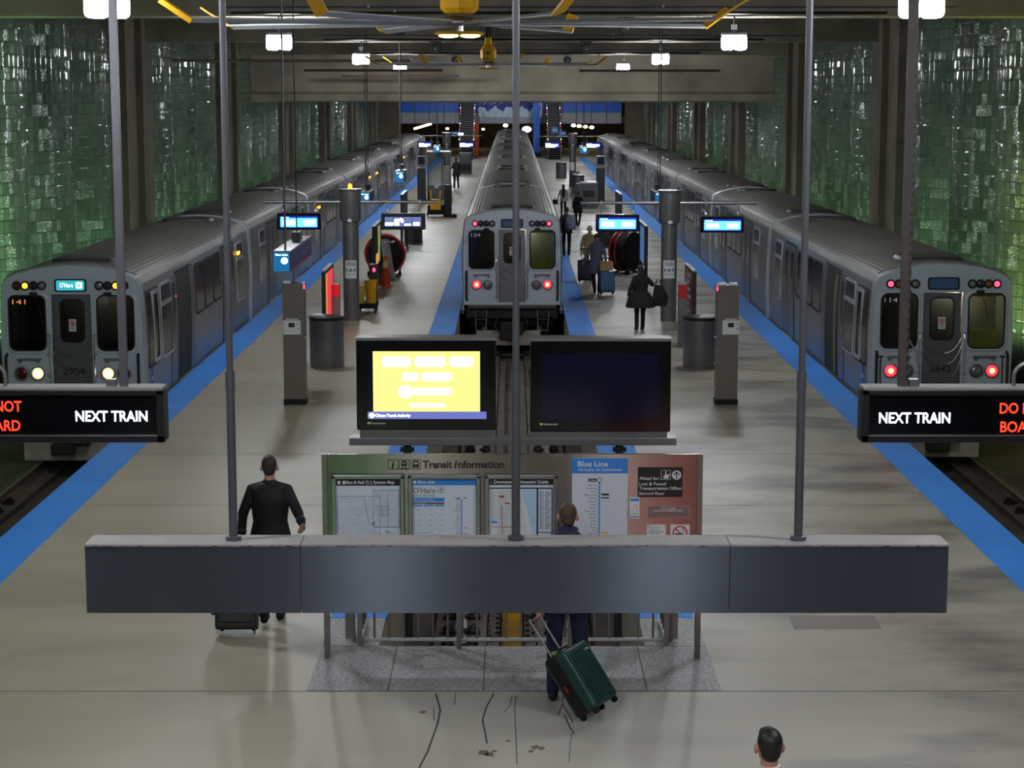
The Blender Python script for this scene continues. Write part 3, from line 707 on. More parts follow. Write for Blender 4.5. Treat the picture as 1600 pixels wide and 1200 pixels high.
def lead_car(label, group, loc, number, lamps, dest, run, olive, open_doors, boxed, cabw=1.5):
    """lamps: inner, outer, marker_l, marker_r"""
    t = thing('rail_car', label, 'rail car', loc, 0, group); car_common(t, True, open_doors); end_gate(t)
    # shell of the cab front: plate with two windows and a doorway cut out
    outer = ring_pts(0, None, -.03); outer[0] = (outer[0][0], .06); outer[-1] = (outer[-1][0], .06)
    WL, WR = (-1.13, -.47), (.47, 1.13)
    holes = [rrect(WL[0], WL[1], 1.02, 2.02, .12), rrect(WR[0], WR[1], 1.02, 2.02, .12), [(.36, 2.04), (-.36, 2.04), (-.36, .12), (.36, .12)]]
    fr = plate('cab_front', [outer] + holes, -.03, .03, 'carfront', t)
    m = MB(); sweep(m, ring_pts(0, None, 0), [.0, .06, .14], False, [.978, .998, 1.004]); m.build('front_rim', 'carfront', t, smooth=.6)
    m = MB()                                               # corrugated lip of the roof edge
    for i in range(46):
        x = -1.15 + 2.3 * i / 45; z = next(z0 + (z1 - z0) * (x0 - abs(x)) / (x0 - x1) for (x0, z0), (x1, z1) in zip(PROF[6:-1], PROF[7:]) if x1 <= abs(x) <= x0)
        m.cbox((x, .2, z + .012), .028, .16, .02)
    m.build('roof_lip', 'steel', t)
    cab = MB(); cab.box(-1.2, 1.2, .9, .92, .1, 2.2); cab.box(-1.22, -1.2, .05, .92, .1, 2.2).box(1.2, 1.22, .05, .92, .1, 2.2).box(-1.2, 1.2, .05, .92, .08, .1).box(-1.2, 1.2, .05, .92, 2.2, 2.22)
    cab.build('cab_interior', 'interior', t)
    if olive:
        m = MB(); m.box(.4, 1.16, .42, .44, .95, 1.30).box(.4, 1.16, .42, .44, 1.92, 2.1); m.build('cab_partition', 'olive', t)
    else:
        MB().box(-1.1, -.5, .3, .7, .5, 1.12).build('cab_desk', 'blackmatt', t)
        MB().box(.5, 1.1, .3, .7, .5, 1.12).build('cab_desk', 'blackmatt', t)
    for x0, x1 in (WL, WR):
        m = MB(); o_ = rrect(x0 - .07, x1 + .07, .95, 2.09, .17); i_ = rrect(x0, x1, 1.02, 2.02, .12); n = len(o_)
        # raised surround
        vs = [(a, -.034, b) for a, b in o_] + [(a * .0 + (x0 + x1) / 2 + (a - (x0 + x1) / 2) * .94, -.052, 1.52 + (b - 1.52) * .96) for a, b in o_] + [(a, -.052, b) for a, b in i_] + [(a, .02, b) for a, b in i_]
        m.add(vs, [(k * n + i, k * n + (i + 1) % n, (k + 1) * n + (i + 1) % n, (k + 1) * n + i) for k in range(3) for i in range(n)])
        w = m.build('windscreen_frame', 'carfront', t, smooth=.5)
        m = MB(); m.tube([(a, -.055, b) for a, b in rrect(x0, x1, 1.02, 2.02, .12)], .016, 6, 0, True); m.build('seal', 'rubber', w)
        m = MB(); m.prism(rrect(x0 - .01, x1 + .01, 1.01, 2.03, .12), -.01, .0); m.build('windscreen', 'glass' if (olive and x0 > 0) else 'glass_dark', w)
    ld = bpy.data.lights.new('cab_light', 'POINT'); ld.energy = cabw; ld.color = (1, .93, .72); ld.shadow_soft_size = .12     # ceiling lamp of the cab
    lo = bpy.data.objects.new('cab_light', ld); COL.objects.link(lo); lo.parent = t; lo.location = (.35, .62, 2.02)
    # run number in the left windscreen
    m = MB()
    m.text(run, -1.07, 1.86, .24, .09, -.012); m.build('run_number', 'e_run' if run == '141' else 'white', t)
    # end door
    d = MB(); 
    dr = plate('end_door', [[(.345, 2.03), (-.345, 2.03), (-.345, .12), (.345, .12)], rrect(-.215, .215, 1.16, 1.94, .11)], .03, .07, 'cargrey', t)
    m = MB(); m.prism(rrect(-.22, .22, 1.155, 1.945, .11), .045, .05); m.build('door_window', 'glass_dark', dr)
    m = MB(); m.tube([(a, .028, b) for a, b in rrect(-.215, .215, 1.16, 1.94, .11)], .014, 6, 0, True); m.build('window_seal', 'winframe' if False else 'rubber', dr)
    st = MB().box(-.065, .065, .024, .028, 1.36, 1.58).build('warning_sticker', 'offwhite', dr)
    m = MB(); m.ring((0, .021, 1.51), .046, .009, n=20, k=6); m.obox((0, .021, 1.51), (.03, 0, -.03), (0, .003, 0), (.005, 0, .005)); m.build('no_entry_ring', 'redink', st)
    m = MB().box(-.012, .012, .021, .025, 1.485, 1.535); [m.box(-.045, .045, .022, .025, z, z + .008) for z in (1.38, 1.40, 1.42, 1.44)]; m.build('sticker_print', 'ink', st)
    if number:
        m = MB(); m.text(number, 0, .56, .40, .135, .024, align='c', bold=.01); m.build('car_number', 'ink', dr)
    # safety chains and handrails across the doorway
    m = MB()
    for s in (-1, 1):
        for k, (z0, z1, x1) in enumerate(((1.28, .92, .06), (1.15, .72, .12), (1.0, .48, .2))):
            pts = [(s * (.40 + (x1 - .40) * u), -.02 - .02 * math.sin(PI * u), z0 + (z1 - z0) * u - .10 * math.sin(PI * u)) for u in [i / 10 for i in range(11)]]
            m.tube(pts, .008, 5)
        m.tube([(s * .40, -.03, 1.32), (s * .41, -.07, 1.2), (s * .40, -.07, .3), (s * .40, -.03, .2)], .012, 6)
        for z in (1.3, .95, .55, .3): m.cbox((s * .42, -.04, z), .06, .05, .035)
    m.build('safety_chain', 'steel', t)
    # marker lights, destination sign
    for s in (-1, 1):
        for k, x in enumerate((.52, .67, .82, .97)):
            mm = lamps['mark'].get((s, k))
            hb = MB().lathe([(.085, -.06), (.085, -.03), (.07, -.035), (.07, -.02)], (s * x, 0, 2.20), 18, axis='y').build('marker_light', 'rubber', t, smooth=True)
            MB().ell((s * x, -.045, 2.20), (.062, .03, .062), 14).build('lens', mm or ('lens_clear' if k == 0 else ('lens_dark' if k == 1 else 'lens_red')), hb, smooth=True)
    ds = MB().prism(rrect(-.29, .29, 2.09, 2.32, .04), -.05, -.02).build('destination_sign', 'rubber', t)
    MB().prism(rrect(-.255, .255, 2.115, 2.295, .03), -.055, -.05).build('sign_face', 'e_dest' if dest else 'e_destdim', ds)
    m = MB()
    if dest:
        m.text("O'Hare", -.19, 2.17, .24, .085, -.058)
        m.add([(a, -.058, b) for a, b in rrect(.10, .215, 2.15, 2.265, .02)], [tuple(range(24))])
        m.build('sign_text', 'e_desttxt', ds)
        mm = MB(); mm.obox((.157, -.0595, 2.207), (.042, 0, 0), (0, .0005, 0), (0, 0, .009)).obox((.157, -.0595, 2.207), (.009, 0, 0), (0, .0005, 0), (0, 0, .042)); mm.build('plane_icon', 'e_dest', ds)
    elif dest is None:
        m.text('Forest Pk', 0, 2.175, .4, .07, -.058, align='c'); m.build('sign_text', M('dim_text', (70, 90, 120), .5), ds)
    # headlights and tail lights
    for s in (-1, 1):
        for x, key in ((.64, 'in'), (.93, 'out')):
            e = lamps.get((s, key))
            h = MB().lathe([(.135, -.035), (.135, -.075), (.11, -.08), (.10, -.05)], (s * x, 0, .60), 24, axis='y').build('headlight' if key == 'in' else 'tail_light', 'steel_dark', t, smooth=True)
            ln = MB().ell((s * x, -.055, .60), (.10, .035, .10), 18).build('lens', (e[0] if e else ('lens_clear' if key == 'in' else 'lens_red')), h, smooth=True)
            if e and len(e) > 1: MB().ell((s * x, -.08, .60), (.055, .03, .055), 14).build('bulb', e[1], h, smooth=True)
    for s in (-1, 1):
        m = MB().box(s * .79 - .22, s * .79 + .22, -.08, -.03, .84, .875); m.cbox((s * .79 - .16, -.05, .81), .06, .05, .04).cbox((s * .79 + .16, -.05, .81), .06, .05, .04); m.build('grab_bar', 'steel_dark', t, bevel=.006)
        m = MB(); m.tube([(s * 1.19, -.03, .95), (s * 1.20, -.10, .9), (s * 1.20, -.10, .25), (s * 1.19, -.03, .18)], .028, 8); m.build('corner_handle', 'rubber', t)
        if boxed: m = MB(); m.cyl((s * 1.12, -.05, .3), (s * 1.12, -.05, .85), .012).cbox((s * 1.12, -.04, .86), .10, .03, .03); m.build('marker_hook', 'under', t)
    for x0 in (WL[1] - .2, WR[0] + .2):
        m = MB(); m.cbox((x0, -.06, 2.06), .14, .06, .05); m.tube([(x0, -.075, 2.04), (x0 + .1, -.075, 1.8), (x0 + .16, -.07, 1.5)], .007, 5); m.build('wiper', 'rubber', t)
    # cab side windows with pale sliding frames
    for s in (-1, 1):
        m = MB(); side_frame(m, s, .35, 1.5, .62, 2.06, .05, .014, .06); f = m.build('cab_side_window', 'rubber', t)
        m = MB(); side_patch(m, s, .4, 1.45, .67, 2.01, .008, .02, .04); m.build('pane', 'carglass', f)
        m = MB(); side_frame(m, s, .9, 1.46, .66, 2.02, .085, .03, .05); m.build('sliding_frame', 'winframe', f)
        m = MB(); m.box(*sorted((s * 1.30, s * 1.34)), .5, .72, .12, .62)
        lg = MB(); pts = [(.66 + .13 * math.cos(u), .42 + .24 * math.sin(u)) for u in [2 * PI * i / 24 for i in range(24)]]
        lg.add([(s * (wx(z) + .006), y, z) for y, z in pts], [tuple(range(24))]); L_ = lg.build('emblem', 'fascia_blue', t)
        lt = MB(); lt.text('cta', .56 if s > 0 else -.76, .38, .20, .085, s * (wx(.42) + .009), facing='x' if s > 0 else '-x', bold=.03); lt.build('emblem_letters', 'white', L_)
    # below the floor: anticlimber, coupler, steps, pilot
    MB().box(-1.15, 1.15, -.08, .4, -.02, .06).build('anticlimber', 'carsill', t)
    m = MB().box(-1.2, 1.2, .05, .4, -.30, -.02); m.build('end_beam', 'under', t)
    cp = MB().box(-.2, .2, -.35, .5, -.62, -.40); cp.box(-.30, .30, -.45, -.2, -.66, -.36).cbox((-.12, -.5, -.72), .42, .2, .2); cp.build('coupler', 'under', t, bevel=.03)
    MB().box(-.95, .75, -.05, .0, -1.02, -.62).build('pilot_board', 'pilot', t, bevel=.02)
    for s in (-1, 1):
        m = MB(); m.tube([(s * .98, -.02, -.1), (s * .94, -.03, -.62), (s * .70, -.03, -.62), (s * .66, -.02, -.1)], .016, 6); m.tube([(s * .97, -.02, -.32), (s * .67, -.02, -.32)], .012, 6); m.build('stirrup_step', 'steel_dark', t)
        MB().box(s * .86 - .26, s * .86 + .26, 0, .35, -.26, .04).build('step_box', 'under', t)
    m = MB(); m.tube([(-.35, -.05, -.1), (-.45, -.2, -.5), (-.2, -.25, -.75), (.0, -.2, -.6)], .03, 6); m.tube([(.3, -.05, -.1), (.42, -.15, -.45), (.25, -.2, -.7)], .025, 6); m.build('air_hose', 'rubber', t)
    return t
MAT['e_run'] = E('run_number_amber', (1, .4, .1), .7); MAT['pilot'] = M('pilot_board', (150, 142, 134), .7, var=.3)
MAT['lens_clear'] = M('lens_clear', (120, 124, 128), 0.1, 0.4, spec=.8)
MAT['lens_dark'] = M('lens_dark', (20, 30, 44), 0.08, spec=.8)
MAT['lens_red'] = M('lens_red', (70, 14, 18), 0.1, spec=.8)
MAT['lens_amber'] = M('lens_amber', (120, 70, 20), 0.1, spec=.8)
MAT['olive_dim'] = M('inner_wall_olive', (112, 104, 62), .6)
YL, YM, YR = 35.15, 51.1, 35.5; LIFT = {'left': .06, 'middle': .13, 'right': .06}
head = {(-1, 'in'): ('e_headrim', 'e_head'), (1, 'in'): ('e_headrim', 'e_head'), 'mark': {(-1, 2): 'e_amber', (1, 2): 'e_amber'}}
tail = {(-1, 'out'): ('e_red', 'e_redcore'), (1, 'out'): ('e_red', 'e_redcore'), 'mark': {(-1, 3): 'e_redsmall', (1, 3): 'e_redsmall', (-1, 2): 'lens_amber', (1, 2): 'lens_amber'}}
tailm = {(-1, 'out'): ('e_red', 'e_redcore'), (1, 'out'): ('e_red', 'e_redcore'), 'mark': {(-1, 3): 'e_redsmall', (1, 3): 'e_redsmall'}}
left_lead = lead_car('silver rail car numbered 2904 with white headlights, leading the left train', 'cars of the left train', (CX['left'], YL, LIFT['left']), '2904', head, True, '141', False, {(1, 0)}, False, 9.0)
mid_lead = lead_car('silver rail car with red tail lights at the end of the middle train', 'cars of the middle train', (0, YM, LIFT['middle']), '', tailm, None, '124', True, set(), False, 22.0)
right_lead = lead_car('silver rail car numbered 2842 with red tail lights, ending the right train', 'cars of the right train', (CX['right'], YR, LIFT['right']), '2842', tail, None, '114', True, {(-1, 0)}, True, 26.0)
pc0 = None; lit_cars = []
for side, y0, x in (('left', YL, CX['left']), ('middle', YM, 0.0), ('right', YR, CX['right'])):
    for k in range(1, 8):
        lab = '%s silver rail car from the near end of the %s train' % (ORD[k], side); g = 'cars of the %s train' % side; loc = (x, y0 + 14.63 * k, LIFT[side])
        if pc0 is None: pc0 = plain_car('rail_car', lab, g, loc); c = pc0
        else: c = dup(pc0, lab, loc, 0, g)
        if side == 'left' and k < 6: lit_cars.append((c, k))
for c, k in lit_cars:
    y = 12.9 if k % 2 else 3.2
    MB().ell((1.33, y, 1.75), (.03, .05, .05), 8).ell((1.33, y - .15, 1.75), (.03, .05, .05), 8).build('door_indicator', 'e_amber', c)
m = MB(); m.ell((1.30, 3.35, 1.66), (.025, .03, .03), 8); m.build('door_indicator', 'e_redsmall', left_lead)
m = MB(); m.ell((1.33, 12.1, 1.80), (.03, .05, .05), 8).ell((1.33, 12.3, 1.80), (.03, .05, .05), 8); m.build('door_indicator', 'e_amber', left_lead)
# ================================================================ HANGING SIGNS
def strut_mat():
    return 'pole'
# long steel sign casing across the front
hs = thing('hanging_sign', 'long plain grey steel sign casing hung on three poles across the foreground', 'sign', (0, 13.0, 2.17))
x0, x1 = -2.92, 2.985
s1, s2 = P(470, 900, 13)[0], P(1140, 900, 13)[0]
m = MB()
for a, b in ((x0, s1 - .003), (s1 + .003, s2 - .003), (s2 + .003, x1)): m.box(a, b, 0, .03, 0, .468)
pn = m.build('face_panel', 'signgrey', hs)
MB().box(x0 + .02, x1 - .02, .03, .28, .01, .46).build('casing', 'signgrey', hs)
m = MB()
for a, b in ((x0, s1 - .003), (s1 + .003, s2 - .003), (s2 + .003, x1)): m.box(a, b, -.004, .29, .468, .482)
m.build('top_cover', 'signtop', hs)
m = MB(); random.seed(3)
for i in range(60): m.cbox((x0 + (x1 - x0) * random.random(), -.0045, .466 + .006 * random.random()), .01 + .03 * random.random(), .003, .004)
m.build('seam_caulk', 'ink', hs)
for xa, xt in ((365, 350), (806, 808), (1247, 1270)):
    X = P(xa, 846, 13.14)[0]
    m = MB(); m.cyl((X, .14, .48), (X, .14, 1.62), .030).cyl((X, .14, 1.60), (X, .14, 6.83), .024).cyl((X, .14, 1.53), (X, .14, 1.66), .034).cyl((X, .14, .482), (X, .14, .51), .055)
    m.build('pole', 'pole', hs, smooth=True)
def led_sign(s):
    side = 'left' if s < 0 else 'right'
    Y = 18.0
    if s < 0: xa, xb = -5.6, P(257, 650, Y)[0]
    else: xa, xb = P(1346, 650, Y)[0], 5.6
    z0, z1 = P(800, 691, Y)[1], P(800, 608, Y)[1]
    t = thing('departure_sign', 'black LED departure sign reading NEXT TRAIN, hung over the %s platform edge' % side, 'sign', (0, Y, 0))
    m = MB(); m.box(xa, xb, .02, .22, z0, z1)
    f = .075
    m.box(xa, xb, -.03, .02, z0, z0 + f).box(xa, xb, -.03, .02, z1 - f * .8, z1).box(xa, xa + f, -.03, .02, z0, z1).box(xb - f, xb, -.03, .02, z0, z1)
    m.build('housing', 'black', t, bevel=.012)
    MB().box(xa + .01, xb - .01, -.025, .21, z1, z1 + .02).build('top_cover', 'signtop', t)
    MB().box(xa + f, xb - f, .012, .02, z0 + f, z1 - f * .8).build('display', 'bezel', t)
    def px(x): return P(x, 650, Y)[0]
    zc = lambda y: P(800, y, Y)[1]
    def led(m, string, xl, xr, yt, yb, bold):      # lettering made of square lamps
        tmp = MB(); tmp.text(string, px(xl), zc(yb), px(xr) - px(xl), zc(yt) - zc(yb), .006, bold=bold); m.v, m.f, m.m = m.v, m.f, m.m; m.add(tmp.v, tmp.f)
    m = MB(); 
    if s < 0: led(m, 'NEXT TRAIN', 118, 230, 641.5, 658.5, .008)
    else: led(m, 'NEXT TRAIN', 1374, 1485, 644, 661, .008)
    m.build('white_lettering', 'e_led', t)
    for q in ((('DO NOT', -44, 34, 626, 643, .015), ('BOARD', -36, 31, 656, 673, .015)) if s < 0 else (('DO NOT', 1562, 1640, 629, 646, .015), ('BOARD', 1564, 1632, 658, 675, .015))):
        m = MB(); led(m, *q); m.build('red_lettering', 'e_ledred', t)
    X = P(194 if s < 0 else 1410, 606, Y + .1)[0]
    w = .035 if s < 0 else .042
    m = MB(); m.box(X - w, X + w, .06, .06 + 2 * w, z1 + .02, 9.0)
    for i in range(70 if s > 0 else 0): m.cbox((X + w - .012, .058, z1 + .1 + i * .09), .02, .006, .045, 1)
    hg = m.build('hanger', ['pole' if s < 0 else 'hanger_brown', 'ink'], t)
    Xo = -4.9 if s < 0 else 4.9
    MB().box(Xo - w, Xo + w, .06, .06 + 2 * w, z1 + .02, 9.0).build('hanger', 'pole' if s < 0 else 'hanger_brown', t)
    bx = MB()
    for q in (X - .11 if s < 0 else X + .10, Xo): bx.cbox((q, .08, z1 + .05), .09, .08, .07)
    bx.build('bracket', 'steel', t)
    m = MB(); X2 = P(4 if s < 0 else 1588, 600, Y)[0]
    m.tube([(X2, .1, z1 + .02)] + [(X2 + s * .13 * (1 - math.cos(PI * i / 10)), .1, z1 + .10 + .13 * math.sin(PI * i / 10)) for i in range(11)] + [(X2 + s * .26, .1, z1 + .02)], .020, 10)
    m.build('conduit', 'steel_dark', t); m = MB()
    if s > 0: m.tube([(X + .05, .1, z1 + .45), (X + .12, .1, z1 + .33), (X + .15, .1, z1 + .15), (X + .15, .1, z1 + .02)], .010, 6)
    if s > 0: m.build('conduit', 'steel_dark', t)

led_sign(-1); led_sign(1)

# ================================================================ TRANSIT BOARD AT THE TRENCH HEAD
BY = 19.25
def rp(mb, x0, y0, x1, y1, dy, th=.004, m=0):
    a, zt = P(x0, y0, BY); b, zb_ = P(x1, y1, BY)
    # squared on the board: pixel box -> board box
    X0 = (x0 - 800) * KB; X1 = (x1 - 800) * KB; return mb.box(X0, X1, BY - dy - th, BY - dy, zb_, zt, m)
KB = P(1098, 710, BY)[0] / 298.0
def bx(x): return (x - 800) * KB
def bz(y): return P(800, y, BY)[1]
def bt(mb, s, x0, yb, x1, yt, dy, bold=0.0, shear=0.0, m=0): return mb.text(s, bx(x0), bz(yb), bx(x1) - bx(x0), bz(yt) - bz(yb), BY - dy, m, bold, '-y', 'l', shear)
def bth(mb, s, x, yb, hpx, dy, align='l', bold=0.0, m=0): return mb.text(s, bx(x), bz(yb), None, hpx * KB * .98, BY - dy, m, bold, '-y', align)
board = thing('transit_board', 'wide steel transit information board with maps, standing on four posts before the trench', 'information board', (0, BY, 0))
OG = (0, BY, 0)
for xa, xb in ((503, 511), (1090, 1098)):
    MB().box(bx(xa), bx(xb), BY - .04, BY + .08, 0, bz(709)).build('post', 'steel_dark', board, OG)
MB().box(bx(879), bx(890), BY - .03, BY + .06, .9, bz(710)).build('mullion', 'steel_dark', board, OG)
BZ0 = .86
MB().box(bx(511), bx(879), BY, BY + .06, BZ0, bz(710)).build('steel_panel', 'steel_panel', board, OG)
MB().box(bx(890), bx(1090), BY, BY + .06, BZ0, bz(710)).build('steel_panel', 'steel_panel', board, OG)
m = MB(); bt(m, 'Transit', 660.5, 731, 706.5, 719.5, .004, .03); bt(m, 'nformation', 716, 731, 787.5, 719.5, .004, .03); bt(m, 'i', 709.5, 731, 714.5, 718.5, .004, .02, .14)
m.build('lettering', 'ink', board, OG)
m = MB()
for x in (606, 623.5, 641.5):
    a, b, c, d = bx(x), bx(x + 16), bz(733.5), bz(718)
    for q in ((a, b, c, c + .006), (a, b, d - .006, d), (a, a + .006, c, d), (b - .006, b, c, d)): m.box(q[0], q[1], BY - .004, BY, q[2], q[3])
bt(m, 'i', 611.5, 731.5, 616.5, 720, .004, .02, .14)
def ic(x, y, w, h): rp(m, x - w / 2, y - h / 2, x + w / 2, y + h / 2, .002)
ic(631.5, 721, 7, 2); ic(631.5, 726.5, 9, 3); ic(628, 723.3, 2, 3.5); ic(635, 723.3, 2, 3.5); ic(631.5, 723.3, 1.3, 4); ic(629, 730, 2, 2); ic(634, 730, 2, 2); ic(631.5, 732, 11, 1)
ic(649.5, 721, 9, 2); ic(649.5, 727.5, 10, 4); ic(645.6, 724, 1.4, 4); ic(653.4, 724, 1.4, 4); ic(646.5, 730.5, 2.4, 2); ic(652.5, 730.5, 2.4, 2); ic(643.6, 724, 1, 3); ic(655.4, 724, 1, 3)
m.build('pictogram', 'ink', board, OG)
def frame(x0, x1, nm):
    m = MB(); w = 7.5; zb_ = .95; zt = bz(740.5); a, b = bx(x0), bx(x1); W = w * KB; d = BY - .05
    for q in ((a, b, zt - W, zt), (a, b, zb_, zb_ + W), (a, a + W, zb_, zt), (b - W, b, zb_, zt)): m.box(q[0], q[1], d, BY, q[2], q[3])
    f = m.build(nm, 'steel', board, OG, bevel=.012)
    return f
f1 = frame(517, 632, 'map_frame'); f2 = frame(637, 751, 'map_frame'); f3 = frame(757, 872, 'map_frame')
def sub(m, nm, mt, par): return m.build(nm, mt, par, OG)
# bus and rail map
m = MB(); rp(m, 524, 745, 627, 880, .002); sub(m, 'poster', 'paper', f1)
m = MB(); rp(m, 524.5, 746, 626, 758.5, .008); sub(m, 'title_bar', 'ink', f1)
m = MB(); bt(m, "Bus & Rail ('L') System Map", 541, 755.5, 616, 750.5, .0135, .02)
for x in (527, 535): rp(m, x, 751, x + 4.6, 756, .012, .001)
sub(m, 'title', 'offwhite', f1)
def line(mb, pts, w, dy):
    pts = [Vector((bx(a), BY - dy, bz(b))) for a, b in pts]
    for a, b in zip(pts[:-1], pts[1:]):
        d = (b - a).normalized(); n = Vector((-d.z, 0, d.x)) * w * KB / 2
        mb.add([a - n, a + n, b + n, b - n], [(0, 1, 2, 3)])
def box_outline(mb, x0, y0, x1, y1, w, dy): line(mb, [(x0, y0), (x1, y0), (x1, y1), (x0, y1), (x0, y0)], w, dy)
m = MB(); rp(m, 528, 776, 593, 875, .006, .003); sub(m, 'map_sheet', M('map_lilac', (188, 194, 212), .4, var=.06, scale=14), f1)
m = MB(); rp(m, 582, 765.5, 623, 823, .0075, .003); sub(m, 'inset_map', M('map_lilac2', (184, 190, 210), .4, var=.06, scale=14), f1)
m = MB(); box_outline(m, 526.5, 775, 593, 876, .5, .0115); box_outline(m, 582.5, 765, 623.5, 823.5, .5, .0118); line(m, [(605, 766), (605, 823)], .4, .0118)
line(m, [(568, 776), (571, 790), (572, 800), (574, 812), (577, 818), (580, 820)], .6, .0118); line(m, [(582, 791), (606, 791), (606, 805), (596, 805), (596, 791)], .5, .0118); line(m, [(586, 796), (620, 796)], .3, .0118)
for i in range(6): line(m, [(588, 786 + i * 4), (607, 786 + i * 4)], .25, .0118)
for k in range(16): a = 530 + 60 * random.random(); b = 780 + 60 * random.random(); line(m, [(a, b), (a + 2 + 3 * random.random(), b)], .5, .0118)
line(m, [(580, 818), (584, 815), (584, 820), (580, 818)], 1.2, .012)
rp(m, 601, 828, 607, 829, .0115, .0005); rp(m, 601, 831, 612, 832, .0115, .0005); rp(m, 604, 835, 608, 836, .0115, .0005)
sub(m, 'map_lines', 'greyink', f1)
m = MB(); line(m, [(537, 798), (545, 800), (555, 806), (563, 812), (572, 818), (580, 822), (586, 830), (590, 838)], .9, .012); line(m, [(529, 828), (545, 822), (560, 819), (577, 820)], .7, .012); line(m, [(598, 768), (600, 790), (608, 810), (614, 820)], .5, .0122); sub(m, 'map_routes', 'palewater', f1)
# timetable
m = MB(); rp(m, 643.5, 745, 745, 880, .002); sub(m, 'poster', 'paper', f2)
m = MB(); rp(m, 644, 746, 744.5, 758, .006, .003); rp(m, 645, 777.5, 694, 783.5, .006, .002)
for i in range(3): rp(m, 645 + i * 17, 789, 660 + i * 17, 791, .006, .001)
line(m, [(721, 780), (721, 845)], 1.6, .0095); sub(m, 'blue_bar', 'bluesign', f2)
m = MB(); bt(m, 'Blue Line', 652, 755, 679, 749, .0115, .02); rp(m, 645.5, 750, 649.5, 755.5, .0105, .0005); bt(m, 'Blue Line Trains', 646, 781.8, 678, 778.8, .0095); bt(m, 'To Forest Park', 646, 787.5, 665, 785.6, .0095); sub(m, 'title', 'offwhite', f2)
m = MB(); bt(m, "O'Hare", 645, 770.5, 680, 761.5, .009, .004); bt(m, 'Station Timetable', 645, 775.5, 679, 772, .009)
box_outline(m, 684, 760, 694, 770, .5, .009); line(m, [(689, 761), (689, 769)], 1.1, .009); line(m, [(685, 766), (689, 763.5), (693, 766)], .9, .009); line(m, [(687.4, 769), (690.6, 769)], .7, .009)
rp(m, 645, 784.7, 694, 788, .006, .002)
for i in range(17): line(m, [(720 - 6 - (i * 7) % 6, 780 + i * 3.8), (719, 780 + i * 3.8)], .7, .009)
rp(m, 711, 777.5, 719, 779, .006, .001); rp(m, 724, 777.5, 729, 779, .006, .001)
for c in range(3):
    for r in range(5):
        x, y = 646 + c * 17, 794 + r * 8
        for q in range(3): line(m, [(x + 5 + q * 2.1 + (r + c) % 3, y + 2 + (q + r) % 2), (x + 6.6 + q * 2.1 + (r + c) % 3, y + 2 + (q + r) % 2)], .7, .009)
        line(m, [(x, y), (x + 2.4, y)], .5, .009)
line(m, [(646, 832), (677, 832)], .5, .009); sub(m, 'timetable_print', 'greyink', f2)
for q in (824, 833): m = MB(); rp(m, 724, q, 731, q + 1, .006, .001); sub(m, 'red_mark', 'redink', f2)
# sightseeing guide
m = MB(); rp(m, 763.5, 745, 866, 880, .002); sub(m, 'poster', 'paper', f3)
m = MB(); rp(m, 764, 746, 865, 757.5, .006, .003); sub(m, 'title_bar', 'ink', f3)
m = MB(); bt(m, 'Downtown Sightseeing Guide', 771.5, 755, 857, 749.5, .0115, .02); bt(m, 'i', 766, 755, 768, 749.5, .0115, .0, .14); sub(m, 'title', 'offwhite', f3)
m = MB(); rp(m, 764, 761.5, 838.5, 875, .006, .001); sub(m, 'city_map', 'offwhite', f3)
m = MB(); w = [(815, 765), (838, 765), (838, 872), (832, 872), (830, 850), (832, 835), (828, 815), (822, 790), (817, 778)]
m.prism([(bx(a), bz(b)) for a, b in w], BY - .0085, BY - .0075); sub(m, 'lake', 'palewater', f3)
m = MB(); rp(m, 764, 761.5, 863, 763.5, .0085, .001); rp(m, 838.5, 761.5, 841, 875, .0085, .001); rp(m, 838.5, 831, 864, 832, .0085, .001); rp(m, 862, 763, 863.5, 875, .0085, .001)
for i in range(30): line(m, [(842.5, 768 + i * 2), (847 + (i * 3) % 5, 768 + i * 2)], .6, .0098); line(m, [(852, 768 + i * 2), (856 + (i * 5) % 6, 768 + i * 2)], .6, .0098)
sub(m, 'legend', 'navy', f3)
m = MB()
for i in range(12): line(m, [(779 + i * 3, 766 + (i > 8) * 10), (779 + i * 3, 845)], .25, .0098)
for i in range(22): line(m, [(776, 768 + i * 3.6), (814 + i * .6, 768 + i * 3.6)], .25, .0098)
for i in range(16): line(m, [(765.5, 768 + i * 3), (772 + (i * 7) % 5, 768 + i * 3)], .5, .0098)
sub(m, 'street_grid', 'greyink', f3)
m = MB(); rp(m, 780, 774, 788, 777, .0095, .001); rp(m, 789, 785, 797, 787, .0095, .001); line(m, [(784, 790), (785, 845)], .9, .0105); line(m, [(770, 823), (815, 823)], .8, .0105); sub(m, 'red_route', 'redink', f3)
m = MB(); rp(m, 768, 814, 777, 817, .0095, .001); sub(m, 'blue_block', 'bluesign', f3)
# blue line strip map
ln = MB(); rp(ln, 894, 716, 981, 880, .003); lm = sub(ln, 'line_map', 'paper', board)
m = MB(); rp(m, 894, 716, 981, 739.5, .007, .002); line(m, [(936.8, 750), (936.8, 870)], 2.8, .0095); sub(m, 'blue_bar', 'bluesign', lm)
m = MB(); bt(m, 'Blue Line', 903, 728.5, 950, 720, .010, .02); bt(m, 'All trains via Downtown', 903.5, 735.7, 971, 731, .010, .01)
st = ['Rosemont', 'Cumberland', 'Harlem', 'Jefferson Park', 'Montrose', 'Irving Park', 'Addison', 'Belmont', 'Logan Square', 'California', 'Western', 'Damen', 'Division', 'Chicago', 'Grand', 'Clark/Lake', 'Washington']
for i in range(17): y = 757.6 + i * 5.06; m.prism(circ(bx(936.8), bz(y), .9 * KB, 10), BY - .0115, BY - .0105)
m.prism(circ(bx(937.2), bz(750), 2.6 * KB, 18), BY - .012, BY - .011); bt(m, "O'Hare", 921.5, 751.3, 931, 748.6, .0105, .02)
